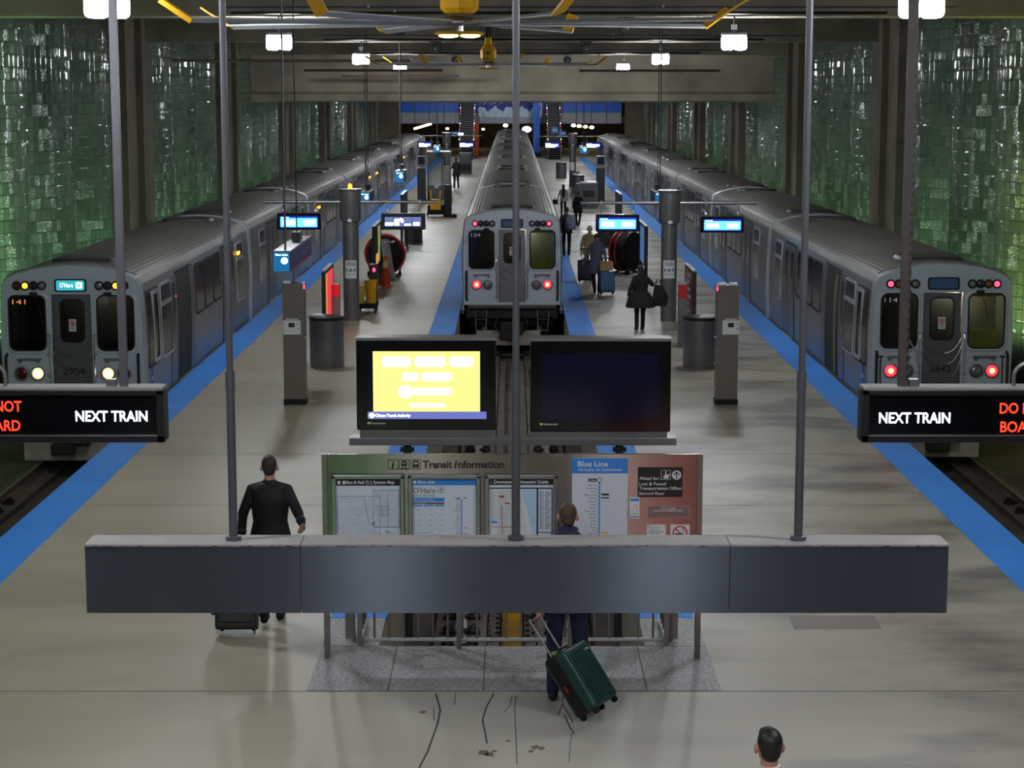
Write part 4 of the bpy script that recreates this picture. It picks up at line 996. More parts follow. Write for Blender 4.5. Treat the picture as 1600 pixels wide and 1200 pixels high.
sub(m, 'white_print', 'offwhite', lm)
m = MB()
for i, s in enumerate(st): bth(m, s, 934, 758.9 + i * 5.06, 2.7, .0075, 'r')
rp(m, 919.5, 747.5, 932.5, 752.5, .0072, .001); rp(m, 940, 771, 952, 774, .0072, .001); rp(m, 940, 776.5, 952, 778.5, .0072, .001)
m.prism(circ(bx(937.2), bz(750), 3.5 * KB, 20), BY - .0105, BY - .0098); sub(m, 'station_names', 'ink', lm)
m = MB(); rp(m, 940, 830.5, 951, 833.5, .0072, .001); sub(m, 'transfer_mark', 'yellow', lm)
m = MB(); rp(m, 940, 837.5, 951, 840, .0072, .001); sub(m, 'transfer_mark', 'redink', lm)
# door panel signs on the right steel panel
m = MB(); rp(m, 997, 730, 1067, 776.5, .003); sg = sub(m, 'black_sign', 'ink', board)
m = MB(); bt(m, 'Ahead for:', 999.5, 749.5, 1031, 744.5, .0075, .012); bt(m, 'Lost & Found', 999, 758, 1041, 753, .0075, .012); bt(m, 'Transportation Office', 999, 765, 1065, 760, .0075, .012); bt(m, 'Second floor', 999, 773, 1039, 768, .0075, .012)
m.prism(circ(bx(1057.5), bz(742), 7.3 * KB, 24), BY - .0085, BY - .0075); box_outline(m, 1033.5, 734.5, 1048, 749, .6, .0075)
rp(m, 1037, 743, 1045, 747.5, .0072, .001); rp(m, 1039, 741, 1047, 743, .0072, .001); bt(m, '?', 1039, 740.3, 1042.5, 736, .0075, .02)
sub(m, 'white_print', 'offwhite', sg)
m = MB(); line(m, [(1057.5, 748), (1057.5, 736.5)], 1.8, .009); line(m, [(1052.6, 742.2), (1057.5, 737)], 1.7, .009); line(m, [(1062.4, 742.2), (1057.5, 737)], 1.7, .009)
sub(m, 'arrow', 'ink', sg)
m = MB(); rp(m, 984.5, 776.5, 1000, 809.5, .003); nt_ = sub(m, 'small_notice', 'offwhite', board)
m = MB(); rp(m, 985.5, 778.5, 999, 783, .0072, .001); rp(m, 985.5, 806, 999, 808, .0072, .001); sub(m, 'blue_band', 'bluesign', nt_)
m = MB(); line(m, [(989, 799), (991, 790), (994, 788), (996, 799)], .5, .0078); rp(m, 987, 802, 997, 803, .0072, .0005); sub(m, 'notice_print', 'greyink', nt_)
m = MB(); rp(m, 1012, 790, 1079, 809, .003); pq = sub(m, 'steel_plaque', 'steel', board)
m = MB(); rp(m, 1013.5, 791.5, 1077.5, 808, .0072, .001); q = sub(m, 'dark_plate', 'steel_dark', pq)
m = MB(); bt(m, "CTA - O'HARE", 1034, 795.2, 1057, 792.8, .009, .02); bt(m, 'BLUE LINE TO FOREST PARK', 1022, 799, 1068, 796.2, .009, .02); sub(m, 'plaque_lettering', 'offwhite', pq)
m = MB(); rp(m, 1012, 819.5, 1042, 850, .003); nn = sub(m, 'rules_notice', 'offwhite', board)
m = MB(); bt(m, 'Transit facilities for', 1015, 825, 1034, 823, .0075, .01); bt(m, 'passengers only.', 1015, 828, 1031, 826, .0075, .01); bt(m, 'No loitering permitted.', 1015, 831.5, 1038, 829, .0075, .02); rp(m, 1015, 833, 1032, 833.7, .0072, .0005)
for xx in (1014.5, 1039.5): m.prism(circ(bx(xx), bz(822), .9 * KB, 8), BY - .0095, BY - .0072)
sub(m, 'notice_print', 'ink', nn)
m = MB(); rp(m, 1012, 836, 1042, 846, .0072, .001); sub(m, 'red_band', 'redink', nn)
m = MB(); rp(m, 1049, 819.5, 1079, 850, .003); ns = sub(m, 'no_smoking_sign', 'offwhite', board)
m = MB(); cx_, cz_ = bx(1064), bz(832.5)
m.ring((cx_, BY - .009, cz_), 10.8 * KB, 1.1 * KB, n=32, k=6); line(m, [(1056.5, 825), (1071.5, 840)], 2.0, .010); sub(m, 'prohibition_ring', 'redink', ns)
m = MB(); rp(m, 1056, 833, 1069, 835, .0075, .001); line(m, [(1070, 832), (1071, 829), (1068, 828), (1068, 825), (1072, 826)], .7, .009); sub(m, 'cigarette', 'ink', ns)

# ================================================================ SCREENS ON THE STAND
TY = 19.95
stand = thing('screen_stand', 'steel beam stand on two black legs behind the information board', 'stand', (0, TY, 0))
xa, xb = P(547, 688, TY)[0], P(1056, 688, TY)[0]; zt, zb_ = P(800, 682, TY)[1], P(800, 693.5, TY)[1]
TG = (0, TY, 0)
MB().box(xa, xb, TY - .1, TY + .12, zb_, zt).build('beam', 'steel', stand, TG, bevel=.005)
for x in (637, 967.5):
    X = P(x, 700, TY)[0]; m = MB(); m.box(X - .04, X + .04, TY - .06, TY - .0, .004, zb_); m.cbox((X, TY - .04, zb_ - .05), .14, .07, .04); m.build('leg', 'blackmatt', stand, TG)
def screen(x0, x1, lit):
    X0, X1 = P(x0, 600, TY)[0], P(x1, 600, TY)[0]; z = lambda y: P(800, y, TY - .1)[1]
    yt, yb = (532, 672) if lit else (533, 675)
    t = thing('display_screen', ('lit display screen showing a yellow slide with a blue bar' if lit else 'switched off dark blue display screen in black housing, right of the lit one'), 'screen', (0, TY, zt))
    og = (0, TY, zt)
    MB().box(X0, X1, TY - .1, TY + .16, z(yb), z(yt)).build('housing', 'bezel', t, og, bevel=.01)
    MB().box(X0 - .005, X1 + .005, TY - .11, TY + .18, z(yt), z(yt - 1) + .02).build('top_cap', 'steel_dark', t, og)
    MB().box(X0 + .03, X1 - .03, TY - .09, TY + .12, zt, z(yb)).build('foot_plinth', 'steel_dark', t, og)
    fx_ = lambda x: P(x, 600, TY - .1)[0]
    if lit:
        MB().box(fx_(583), fx_(750), TY - .104, TY - .1, z(643), z(549)).build('picture', 'e_yellow', t, og)
        MB().box(fx_(574), fx_(760), TY - .104, TY - .1, z(654.5), z(643.3)).build('blue_bar', 'e_screenblue', t, og)
        for a, b in ((574, 582.6), (750.4, 760)): MB().box(fx_(a), fx_(b), TY - .103, TY - .1, z(643), z(549)).build('dark_margin', 'screen_off', t, og)
        m = MB(); W = []
        for x0_, x1_, a, b in ((597, 642, 557, 573), (648, 696, 557, 573), (702, 740, 557, 573), (628, 654, 582, 595), (658, 706, 582, 595), (641, 706, 606, 617), (640, 696, 630, 636)):
            pts = rrect(fx_(x0_), fx_(x1_), z(b), z(a), min(.04, (z(a) - z(b)) / 2.2)); m.prism(pts, TY - .107, TY - .104)
        m.prism(circ(fx_(633), z(612), .07, 20), TY - .107, TY - .104); m.prism(circ(fx_(580.5), z(649), .028, 16), TY - .107, TY - .104)
        m.text('Chicago Transit Authority', fx_(586), z(651), fx_(641) - fx_(586), z(646.5) - z(651), TY - .106, bold=.02)
        m.build('white_text', E('slide_white', (1, 1, .92), 3.2), t, og)
    else:
        MB().box(fx_(845), fx_(1030), TY - .104, TY - .1, z(655), z(552)).build('screen_glass', 'screen_off', t, og)
    xo = 574 if lit else 844; yo = 660.5 if lit else 662
    m = MB(); m.text('Intersection', fx_(xo + 6.5), z(yo + 2.2), fx_(xo + 28) - fx_(xo + 6.5), z(yo - 1.2) - z(yo + 2.2), TY - .102, bold=.01); m.cbox((fx_(xo + 1), TY - .102, z(yo + .6)), .016, .002, .024); m.build('maker_lettering', 'offwhite', t, og)
    MB().cbox((fx_(xo + 3.8), TY - .102, z(yo + .6)), .016, .002, .024).build('maker_square', 'yellow', t, og)
screen(558, 775, True); screen(828.5, 1047, False)

# ================================================================ RAILING ROUND THE TRENCH HEAD
rg = thing('trench_railing', 'low steel tube railing with upright bars across the trench head', 'railing', (0, 19.72, 0))
RX0, RX1 = -1.585, 1.61
for z in (.06, 1.02):
    m = MB(); m.tube([(RX0, .9, z), (RX0, .10, z), (RX0 + .02, .03, z), (RX0 + .09, 0, z), (RX1 - .09, 0, z), (RX1 - .02, .03, z), (RX1, .10, z), (RX1, .9, z)], .022, 8); m.build('rail_tube', 'winframe', rg, smooth=True)
m0 = None
for i in range(20):
    x = RX0 + .15 + i * .153
    if m0 is None: m0 = MB().cyl((0, 0, .06), (0, 0, 1.02), .013, n=8).build('baluster', 'steel_dark', rg); m0.location = (x, 0, 0); b0 = m0
    else: c = b0.copy(); COL.objects.link(c); c.parent = rg; c.location = (x, 0, 0)
for s, X in ((-1, RX0), (1, RX1)):
    for k in range(4): c = b0.copy(); COL.objects.link(c); c.parent = rg; c.location = (X, .15 + k * .2, 0)
for x, y in ((RX0, -.03), (RX1, -.03), (-.55, -.12), (.60, -.12)):
    MB().box(x - .025, x + .025, y - .02, y + .03, .004 if abs(x) > 1 else .004, 1.0).build('post', 'steel_dark', rg)
for n, X in (('left', -1.71), ('right', 1.70)):
    t = thing('steel_post', 'square steel post at the %s end of the trench railing' % n, 'post', (X, 20.0, .004), 0, 'posts beside the trench railing')
    MB().box(-.05, .05, -.05, .05, 0, 1.9).build('shaft', 'steel_dark', t)
# ================================================================ PLATFORM FURNITURE
def help_point(s, xc, yt, Y, label):
    X = P(xc, 630, Y)[0]; zt = P(xc, yt, Y)[1]; w = .20
    t = thing('help_point', label, 'help point', (X, Y, 0), 0, 'steel help points')
    MB().box(-w - .01, w + .01, -.01, .32, 0, .10).build('plinth', 'blackmatt', t)
    MB().box(-w, w, 0, .31, .10, zt).build('cabinet', 'kiosk', t, bevel=.008)
    z = lambda y: P(xc, y, Y)[1]
    b = MB().box(-.19 if s < 0 else -.10, .13 if s < 0 else .21, -.05, 0, z(522.5), z(500.5)).build('call_box', 'offwhite', t, bevel=.006)
    dx = -.03 if s < 0 else .06
    MB().box(dx - .06, dx + .05, -.054, -.05, z(511), z(504)).build('call_screen', 'ink', b)
    m = MB(); m.cbox((dx, -.02, z(499.5)), .22, .06, .05); m.build('lamp_hood', 'lamp_case', b, bevel=.006)
    m = MB(); [m.cyl((dx + .11, -.058, z(y)), (dx + .11, -.05, z(y)), .012, n=8) for y in (506, 513)]; m.build('call_button', 'ink', b)
    e = w if s < 0 else -w
    MB().box(e - .012, e + .012, -.012, .02, zt - .10, zt - .02).build('indicator', 'e_redsmall', t)
    m = MB(); [m.cbox((x, .1, zt + .02), .14, .16, .04) for x in ((-.12,) if s < 0 else (-.10, .10))]; m.build('top_fitting', 'white', t)
    m = MB(); [m.cyl((-w * -s if False else s * w * -1, .1, h), (s * w * -1 - s * .03, .1, h), .03, n=10) for h in (1.25, .75, .3)]; m.build('side_lug', 'steel', t)
help_point(-1, 461, 443, 35.6, 'tall steel help point with white call box on the left platform')
help_point(1, 1135, 446, 35.6, 'tall steel help point with white call box on the right platform')
can0 = None
def litter_bin(X, Y, label, dark=False):
    global can0
    if can0 is None:
        t = can0 = thing('litter_bin', label, 'litter bin', (X, Y, 0), 0, 'round steel litter bins')
        MB().lathe([(.355, 0), (.36, .03), (.36, 1.02), (.35, 1.03)], n=36).build('drum', 'steel_dark', t, smooth=.5)
        m = MB(); m.lathe([(.362, 1.0), (.372, 1.03), (.372, 1.06), (.30, 1.075), (.16, 1.06)], n=36); m.build('rim', 'black', t, smooth=.5)
        m = MB(); pts = []
        m.loft([(-.17, .02, 1.05, .17, .2), (-.18, 0, 1.10, .15, .17), (-.2, .02, 1.12, .08, .1)], 14, power=2).build('liner_bag', 'offwhite', t, smooth=True)
        return t
    return dup(can0, label, (X, Y, 0), 0.0)
litter_bin(P(510.5, 570, 40.6)[0], 40.7, 'round steel litter bin beside the left steel help point')
c = litter_bin(P(1094, 570, 40.6)[0], 40.7, 'round steel litter bin beside the right steel help point'); c.rotation_euler = (0, 0, 2.6)
litter_bin(-3.85, 76.0, 'round steel litter bin behind the tall map panel on the left platform')
litter_bin(3.62, 74.6, 'round steel litter bin behind the right-hand arrival sign near the drum fan')
litter_bin(3.78, 112.0, 'round steel litter bin with a pink notice on top, far right platform')
litter_bin(3.35, 133.0, 'round steel litter bin farthest along the right platform')
tg = thing('pink_notice', 'pink and white paper notice lying on the far right litter bin', 'notice', (3.66, 112.0, 1.13)); MB().box(-.2, .2, -.1, .1, .0, .16).build('sheet', 'redink', tg); MB().box(-.2, .2, -.11, -.1, 0, .07).build('white_edge', 'white', tg)

def pillar(s, xc, ax0, ax1, Y, yb, ytop, ycap, yarm, label, poster=True, beacon=False):
    X = P(xc, yb, Y)[0]; zt = P(xc, ytop, Y)[1]; zc = P(xc, ycap, Y)[1]; za = P(xc, yarm, Y)[1]
    t = thing('service_pillar', label, 'pillar', (X, Y, 0), 0, 'round steel service pillars')
    MB().lathe([(.195, 0), (.2, .02), (.2, zc + .05)], n=32).build('shaft', 'steel_dark', t, smooth=.5)
    MB().lathe([(.20, zc - .02), (.255, zc), (.262, zc + .02), (.275, zt - .06), (.30, zt - .03), (.30, zt), (.2, zt)], n=32).build('cap', 'steel_dark', t, smooth=.5)
    for a, b in ((ax0, xc), (xc, ax1)):
        Xa, Xb = P(a, yarm, Y)[0] - X, P(b, yarm, Y)[0] - X
        MB().cyl((Xa, 0, za), (Xb, 0, za), .042, n=14).build('arm', 'steel', t, smooth=.5)
    MB().loft([(0, -.27, zc - .01, .06, .05), (0, -.28, zc + .04, .055, .045), (0, -.27, zc + .07, .03, .03)], 12, power=3).build('lamp', 'white', t, smooth=True)
    if poster:
        m = MB(); zz = lambda y: P(xc, y, Y)[1]
        n = 8; vs = []
        for i in range(n + 1):
            an = -PI / 2 + .05 * (-s) + (-.75 + 1.5 * i / n); vs += [(.206 * math.cos(an), .206 * math.sin(an), zz(434)), (.206 * math.cos(an), .206 * math.sin(an), zz(406))]
        m.add(vs, [(2 * i, 2 * i + 2, 2 * i + 3, 2 * i + 1) for i in range(n)]); p = m.build('poster', 'offwhite', t, smooth=True)
        m = MB()
        def arcbar(u0, u1, y0, y1):
            q = []
            for i in range(5):
                an = -PI / 2 + .05 * (-s) + (-.75 + 1.5 * (u0 + (u1 - u0) * i / 4)); q += [(.209 * math.cos(an), .209 * math.sin(an), zz(y1)), (.209 * math.cos(an), .209 * math.sin(an), zz(y0))]
            m.add(q, [(2 * i, 2 * i + 2, 2 * i + 3, 2 * i + 1) for i in range(4)])
        for u0, u1, y0, y1 in ((.15, .9, 409, 410), (.1, .95, 411, 412), (.2, .85, 413, 414), (.1, .25, 419, 423), (.35, .65, 420.5, 423), (.42, .58, 418.5, 420), (.75, .9, 419, 423), (.1, .9, 426, 426.5), (.1, .8, 428, 428.5)): arcbar(u0, u1, y0, y1)
        m.build('poster_print', 'greyink', p)
    if beacon: MB().lathe([(.05, zt), (.05, zt + .10), (.02, zt + .13)], n=12).build('beacon', 'e_amber', t, smooth=True)
    return X, za
def arrival(Y, x0, x1, y0, y1, za, X0, kind, label):
    Xa, Xb = P(x0, y0, Y)[0], P(x1, y0, Y)[0]; zt, zb = P(x0, y0, Y)[1], P(x0, y1, Y)[1]; xc = (Xa + Xb) / 2; w = (Xb - Xa) / 2; h = zt - zb
    t = thing('arrival_sign', label, 'sign', (xc, Y, zb), 0, 'hanging arrival screens')
    MB().box(-w, w, -.12, .12, 0, h).build('housing', 'bezel' if kind != 'slate' else 'black', t, bevel=.012)
    MB().box(-w * .88, w * .88, -.126, -.12, h * .12, h * .84).build('display', {'blue': 'e_pidrim', 'slate': 'blackmatt', 'far': 'e_pidrim'}[kind], t)
    if kind == 'blue':
        m = MB().add([(a, -.13, b) for a, b in rrect(-w * .84, w * .84, h * .17, h * .72, .025)], [tuple(range(24))]); m.build('picture', 'e_pid', t)
        m = MB(); m.box(-w * .82, -w * .45, -.131, -.13, h * .72, h * .78); m.prism(rrect(-w * .75, -w * .15, h * .27, h * .60, .03), -.134, -.131); m.prism(rrect(w * .2, w * .75, h * .27, h * .60, .03), -.134, -.131); m.build('white_text', E('pid_text', (.42, .88, 1), 2.6), t)
    elif kind == 'slate':
        m = MB()
        for i in range(4): a = -w * .84 + i * w * .42; m.box(a, a + w * .40, -.13, -.126, h * .20, h * .78)
        m.build('panes', 'e_pidslate', t); m = MB()
        for a, b, c, d in ((-.82, -.46, .26, .44), (-.40, -.18, .26, .66), (-.1, .02, .44, .62), (.04, .36, .26, .36), (.46, .74, .26, .46), (-.16, -.02, .55, .7)): m.prism(rrect(w * a, w * b, h * c, h * d, .02), -.134, -.13)
        m.build('white_text', 'e_white', t)
    else:
        m = MB(); m.box(-w * .78, w * .7, -.132, -.126, h * .35, h * .62); m.box(-w * .78, -w * .2, -.132, -.126, h * .62, h * .75); m.box(-w * .78, w * .35, -.132, -.126, h * .18, h * .3); m.build('white_text', 'e_white', t)
    m = MB()
    for q in (-.75, .75):
        m.cyl((q * w, 0, h), (q * w, 0, za - zb + .0), .014, n=8); m.lathe([(.05, h + .05), (.035, h + .09), (.02, h + .12)], (q * w, 0, 0), 10); m.cbox((q * w, 0, za - zb), .05, .11, .11)
    m.build('hanger', 'steel', t)
X, za = pillar(-1, 549.5, 410, 685, 49.2, 499, 295, 345, 315.5, 'round steel service pillar with poster and two-armed sign rail on the left platform', True, True)
arrival(49.2, 433.5, 501.5, 333, 358.5, za, X, 'blue', 'bright blue arrival screen at the outer end of the left pillar arm')
arrival(49.2, 596, 664.5, 333, 358.5, za, X, 'slate', 'slate arrival screen with white symbols on the inner end of the left pillar arm')
X, za = pillar(1, 1044, 907, 1182, 49.1, 501, 297, 348, 317, 'round steel service pillar with poster and two-armed sign rail on the right platform')
arrival(49.1, 931, 998.5, 335, 361.5, za, X, 'blue', 'bright blue arrival screen on the inner end of the right pillar arm')
arrival(49.1, 1094.5, 1162, 338, 363, za, X, 'blue', 'bright blue arrival screen at the outer end of the right pillar arm')
X, za = pillar(-1, 698, 657, 753, 121, 286, 207, 226, 212, 'distant round steel pillar with sign arms far down the left platform', False)
arrival(121, 652.5, 676, 221, 231, za, X, 'far', 'small distant arrival screen at the outer end of the far left pillar arm')
arrival(121, 716, 742, 221, 231, za, X, 'far', 'small distant arrival screen at the inner end of the far left pillar arm')
X, za = pillar(1, 894.5, 838, 945, 121, 286, 208, 227, 213, 'distant dark round pillar with sign arms far down the right platform', False)
arrival(121, 850, 875.5, 221.5, 232, za, X, 'far', 'small distant arrival screen at the inner end of the far right pillar arm')
arrival(121, 914, 940, 222, 232, za, X, 'far', 'small distant arrival screen at the outer end of the far right pillar arm')
nt = thing('pillar_notice', 'small pale notice on the distant dark pillar of the right platform', 'notice', (P(894, 258, 120.7)[0], 120.72, 1.0)); MB().box(-.14, .14, 0, .02, 0, .5).build('sheet', 'offwhite', nt)

def map_panel(X, Y0, Y1, zt, zb, s, faces, label, legs=True, group='upright map panels'):
    t = thing('map_panel', label, 'panel', (X, Y0, 0), 0, group); L = Y1 - Y0
    MB().box(-.045, .045, 0, .09, 0.0, zt).build('post', 'black', t); MB().box(-.045, .045, L - .09, L, 0, zt).build('post', 'black', t)
    MB().box(-.04, .04, .09, L - .09, zb, zt).build('frame', 'black', t); MB().box(-.05, .05, 0, L, zt, zt + .03).build('top_cap', 'steel_dark', t)
    for nm, mt, a, b, z0, z1 in faces:
        MB().box(*sorted((-s * .045, -s * .040)), L * a, L * b, zb + (zt - zb) * z0, zb + (zt - zb) * z1).build(nm, mt, t)
    if legs: MB().box(-.12, .12, -.05, .14, 0, .02).box(-.12, .12, L - .14, L + .05, 0, .02).build('foot_plate', 'black', t)
    return t
zt = P(508, 425, 45.5)[1]
map_panel(-4.42, 45.5, 47.6, zt, .25, -1, [('poster', 'e_posterorange', .08, .22, .05, .95), ('poster', 'e_posterred', .22, .92, .05, .95)], 'low poster panel glowing red behind the left litter bin')
t = map_panel(4.28, 45.5, 47.6, zt, .25, 1, [('poster', M('poster_maroon', (120, 50, 48), .3), .08, .92, .05, .95)], 'low dark red poster panel with white writing behind the right litter bin')
m = MB()
for i in range(7): m.box(-.049, -.045, .5 + (i % 3) * .2, 1.3 + (i % 2) * .3, .35 + i * .17, .42 + i * .17)
m.build('poster_writing', 'offwhite', t)
for s, x, lab in ((-1, 525, 'short bollard with a red lit head beside the left glowing poster'), (1, 1066.5, 'short bollard with a red lit head beside the right dark red poster')):
    Y = 43.8 if s > 0 else 47.0; X = P(x, 480, Y)[0]; z1 = P(x, 441, Y)[1]
    t = thing('call_bollard', lab, 'bollard', (X, Y, 0), 0, 'red-lit call bollards')
    MB().box(-.10, .10, -.08, .1, 0, z1 - .35).build('body', 'steel_dark', t, bevel=.01); MB().box(-.10, .10, -.081, .1, z1 - .35, z1 - .05).build('red_head', M('red_head', (220, 40, 50), .4) if s < 0 else 'red', t, bevel=.01); MB().box(-.09, .09, -.07, .1, z1 - .05, z1).build('cap', 'lamp_case', t)
zt = P(581, 355, 55.9)[1]
map_panel(-3.97, 55.9, 58.5, zt, .75, -1, [('map', 'e_lime', .45, .75, .05, .95), ('map', 'e_posterorange', .12, .45, .03, .3), ('map', 'ink', .12, .45, .3, .95), ('legend', 'offwhite', .78, .9, .4, .9)], 'tall black-framed map panel with a lime stripe beside the traffic cone')
map_panel(3.86, 55.9, 58.5, zt, .75, 1, [('map', 'e_posterblue', .15, .8, .05, .95), ('legend', 'offwhite', .45, .55, .5, .9)], 'tall black-framed map panel with a blue face beside the right drum fan')
zt = P(630, 305, 70.4)[1]
map_panel(-3.98, 70.4, 73.6, zt, .8, -1, [('map', 'navy', .1, .9, .05, .95)], 'dark map panel on two black posts behind the left drum fan')
map_panel(3.93, 70.4, 73.6, zt, .8, 1, [('map', 'navy', .1, .9, .05, .95)], 'dark map panel on two black posts behind the right drum fan')

def drum_fan(X, Y, rz, label):
    t = thing('drum_fan', label, 'fan', (X, Y, 0), rz, 'portable drum fans'); R = .59; zc = .72
    MB().lathe([(R - .02, -.22), (R, -.22), (R, .30), (R - .02, .30)], (0, 0, zc), 36, axis='y').build('drum', 'blackmatt', t, smooth=.5)
    for y in (-.22, -.02): MB().ring((0, y, zc), R + .01, .035, n=36).build('red_rim', 'red', t, smooth=True)
    MB().ring((0, .30, zc), R + .01, .03, n=36).build('rear_rim', 'black', t, smooth=True)
    m = MB()
    for r in (.12, .22, .32, .42, .52): m.ring((0, -.25, zc), r, .006, n=30, k=5)
    for k in range(12): a = k * PI / 6; m.cyl((.05 * math.cos(a), -.25, zc + .05 * math.sin(a)), (R * math.cos(a), -.24, zc + R * math.sin(a)), .006, n=5)
    m.build('guard', 'steel_dark', t)
    MB().cyl((0, -.05, zc), (0, .2, zc), .13, n=18).build('motor', 'black', t)
    for k in range(4):
        a = k * PI / 2 + .3; u = Vector((math.cos(a), 0, math.sin(a))); w = Vector((-math.sin(a), .5, math.cos(a))).normalized()
        MB().obox(u * .32 + Vector((0, -.08, zc)), u * .21, w * .12, w.cross(u) * .006).build('fan_blade', 'steel_dark', t)
    m = MB(); 
    for sx in (-1, 1): m.tube([(sx * .42, -.35, .05), (sx * .42, .45, .05)], .025, 8); m.tube([(sx * .42, 0, .05), (sx * .60, 0, zc)], .025, 8)
    m.tube([(-.42, -.3, .05), (.42, -.3, .05)], .025, 8); m.tube([(-.42, .4, .05), (.42, .4, .05)], .025, 8); m.build('stand', 'black', t)
    for sx in (-1, 1): MB().cyl((sx * .47, .4, .08), (sx * .53, .4, .08), .08, n=14).build('wheel', 'rubber', t)
drum_fan(-3.98, 60.9, .12, 'big red-rimmed drum fan standing behind the traffic cone')
drum_fan(3.62, 62.2, -2.2, 'big red-rimmed drum fan seen from the side on the right platform')
t = thing('metal_chute', 'bent grey sheet metal duct leaning on the left drum fan', 'duct', (P(606, 420, 60.2)[0], 60.0, 0.0)); m = MB(); m.obox((0, .2, .62), (.14, 0, .0), (0, .03, 0), (-.10, 0, .62)); m.build('sheet', 'steel', t)
MB().obox((.06, .18, 1.16), (.16, 0, 0), (0, .08, 0), (0, 0, .02)).build('lip', 'lamp_case', t)
t = thing('traffic_cone', 'orange traffic cone standing at the foot of the left map panel', 'traffic cone', (-3.78, 58.0, 0))
MB().box(-.22, .22, -.22, .22, 0, .035).build('base', 'orange', t, bevel=.01); MB().lathe([(.165, .03), (.15, .06), (.045, .90), (.03, .92)], n=24).build('cone', 'orange', t, smooth=.5)
MB().lathe([(.098, .56), (.065, .76), (.062, .76)], n=24).build('pale_collar', M('cone_collar', (226, 190, 150), .5), t, smooth=.5)
t = thing('cleaning_cart', 'black cleaning cart with yellow buckets behind the left steel pillar', 'cart', (-3.72, 51.0, 0))
MB().box(-.35, .18, -.4, .5, .14, .26).build('tray', 'blackmatt', t, bevel=.02); MB().lathe([(.13, .26), (.16, .85), (.17, .87), (.14, .87)], (.02, -.1, 0), 20).build('bucket', 'yellow', t, smooth=.5)
MB().lathe([(.13, .26), (.15, .75), (.13, .75)], (-.28, -.2, 0), 20).build('bucket', M('yellow_dull', (190, 176, 70), .5), t, smooth=.5)
m = MB(); m.box(-.04, .16, .1, .45, .26, 1.25); m.build('cabinet', 'black', t, bevel=.02); m = MB(); m.tube([(.06, .5, .3), (.06, .56, 1.35), (.06, .2, 1.42)], .02, 8); m.build('handle', 'black', t)
for x, y in ((-.3, -.32), (.13, -.32), (-.3, .42), (.13, .42)): MB().cyl((x - .02, y, .07), (x + .02, y, .07), .07, n=12).build('wheel', 'rubber', t)
MB().ell((.1, -.02, 1.12), (.04, .04, .06), 10).build('tail_lamp', 'e_redsmall', t)
# station box sign hung over the left edge
def box_sign(X, Y, L, zt, zb, w, label, s, ceil=9.0):
    t = thing('station_sign', label, 'sign', (X, Y, zb), 0, 'blue hanging station box signs'); h = zt - zb
    MB().box(-w / 2, w / 2, 0, L, 0, h).build('case', 'bluecase', t, bevel=.01); MB().box(-w / 2, w / 2, .02, L - .02, h, h + .015).build('top', 'steel', t)
    MB().box(-w / 2 + .01, w / 2 - .01, -.012, 0, .01, h - .01).build('lit_end', 'e_signblue', t)
    m = MB(); m.prism(circ(w * .18, h * .56, w * .2, 20), -.018, -.012); m.build('lit_dot', 'e_signdot', t)
    m = MB(); m.text('Blue Line', -w * .34, h * .82, w * .72, h * .08, -.016, bold=.02); m.build('end_lettering', 'e_signdot', t)
    if L > 2:
        m = MB(); m.text("O'Hare", L * .42, h * .30, L * .30, h * .34, w / 2 + .006, facing='x'); m.obox((w / 2 + .004, L * .3, h * .42), (.003, 0, 0), (0, .03, 0), (0, 0, h * .14)); m.obox((w / 2 + .004, L * .3, h * .52), (.003, 0, 0), (0, .08, .05), (0, 0, .012)); m.obox((w / 2 + .004, L * .3, h * .52), (.003, 0, 0), (0, .08, -.05), (0, 0, .012))
        m.build('side_lettering', M('sign_lettering', (150, 170, 215), .4), t)
        MB().box(w / 2, w / 2 + .006, .02, L - .02, 0, .05).build('red_edge', M('sign_red_edge', (170, 30, 70), .4), t)
    for y in (L * .12, L * .62):
        m = MB(); m.cyl((.02, y, h), (.02, y, ceil - zb), .02 if y < L * .5 else .012, n=8); hg = m.build('hanger_rod', 'pole' if y < L * .5 else 'black', t)
        if y > L * .5: MB().cbox((.02, y, h + .12), .16, .5, .16).build('junction_box', 'black', hg)
    return t
xa, zt = P(439.5, 393.5, 35.4); _, zb = P(439.5, 425, 35.4)
box_sign(xa, 35.4, 3.9, zt, zb, .31, 'long blue box sign with a lit dot hung above the left platform edge', -1)
xa, zt = P(624, 268, 66); _, zb = P(624, 285, 66)
box_sign(xa, 66, 1.9, zt, zb, .30, 'smaller blue box sign hung above the left platform edge, second along', -1)
for x, s, n in ((570, -1, 'left'), (1031, 1, 'right')):
    xa, zt = P(x, 301, 60); _, zb = P(x, 318, 60); box_sign(xa, 60, 1.9, zt, zb, .30, 'blue box sign on thin rods mostly hidden behind the %s steel pillar cap' % n, s)
xa, zt = P(682, 228, 104); _, zb = P(682, 238.5, 104)
box_sign(xa, 104, 1.5, zt, zb, .33, 'tiny distant blue box sign over the left platform, third along', -1, 6.5)
xa, zt = P(912, 229, 110); _, zb = P(912, 240, 110)
box_sign(xa, 110, 1.5, zt, zb, .40, 'tiny distant blue box sign with lit dot over the right platform', 1, 6.5)
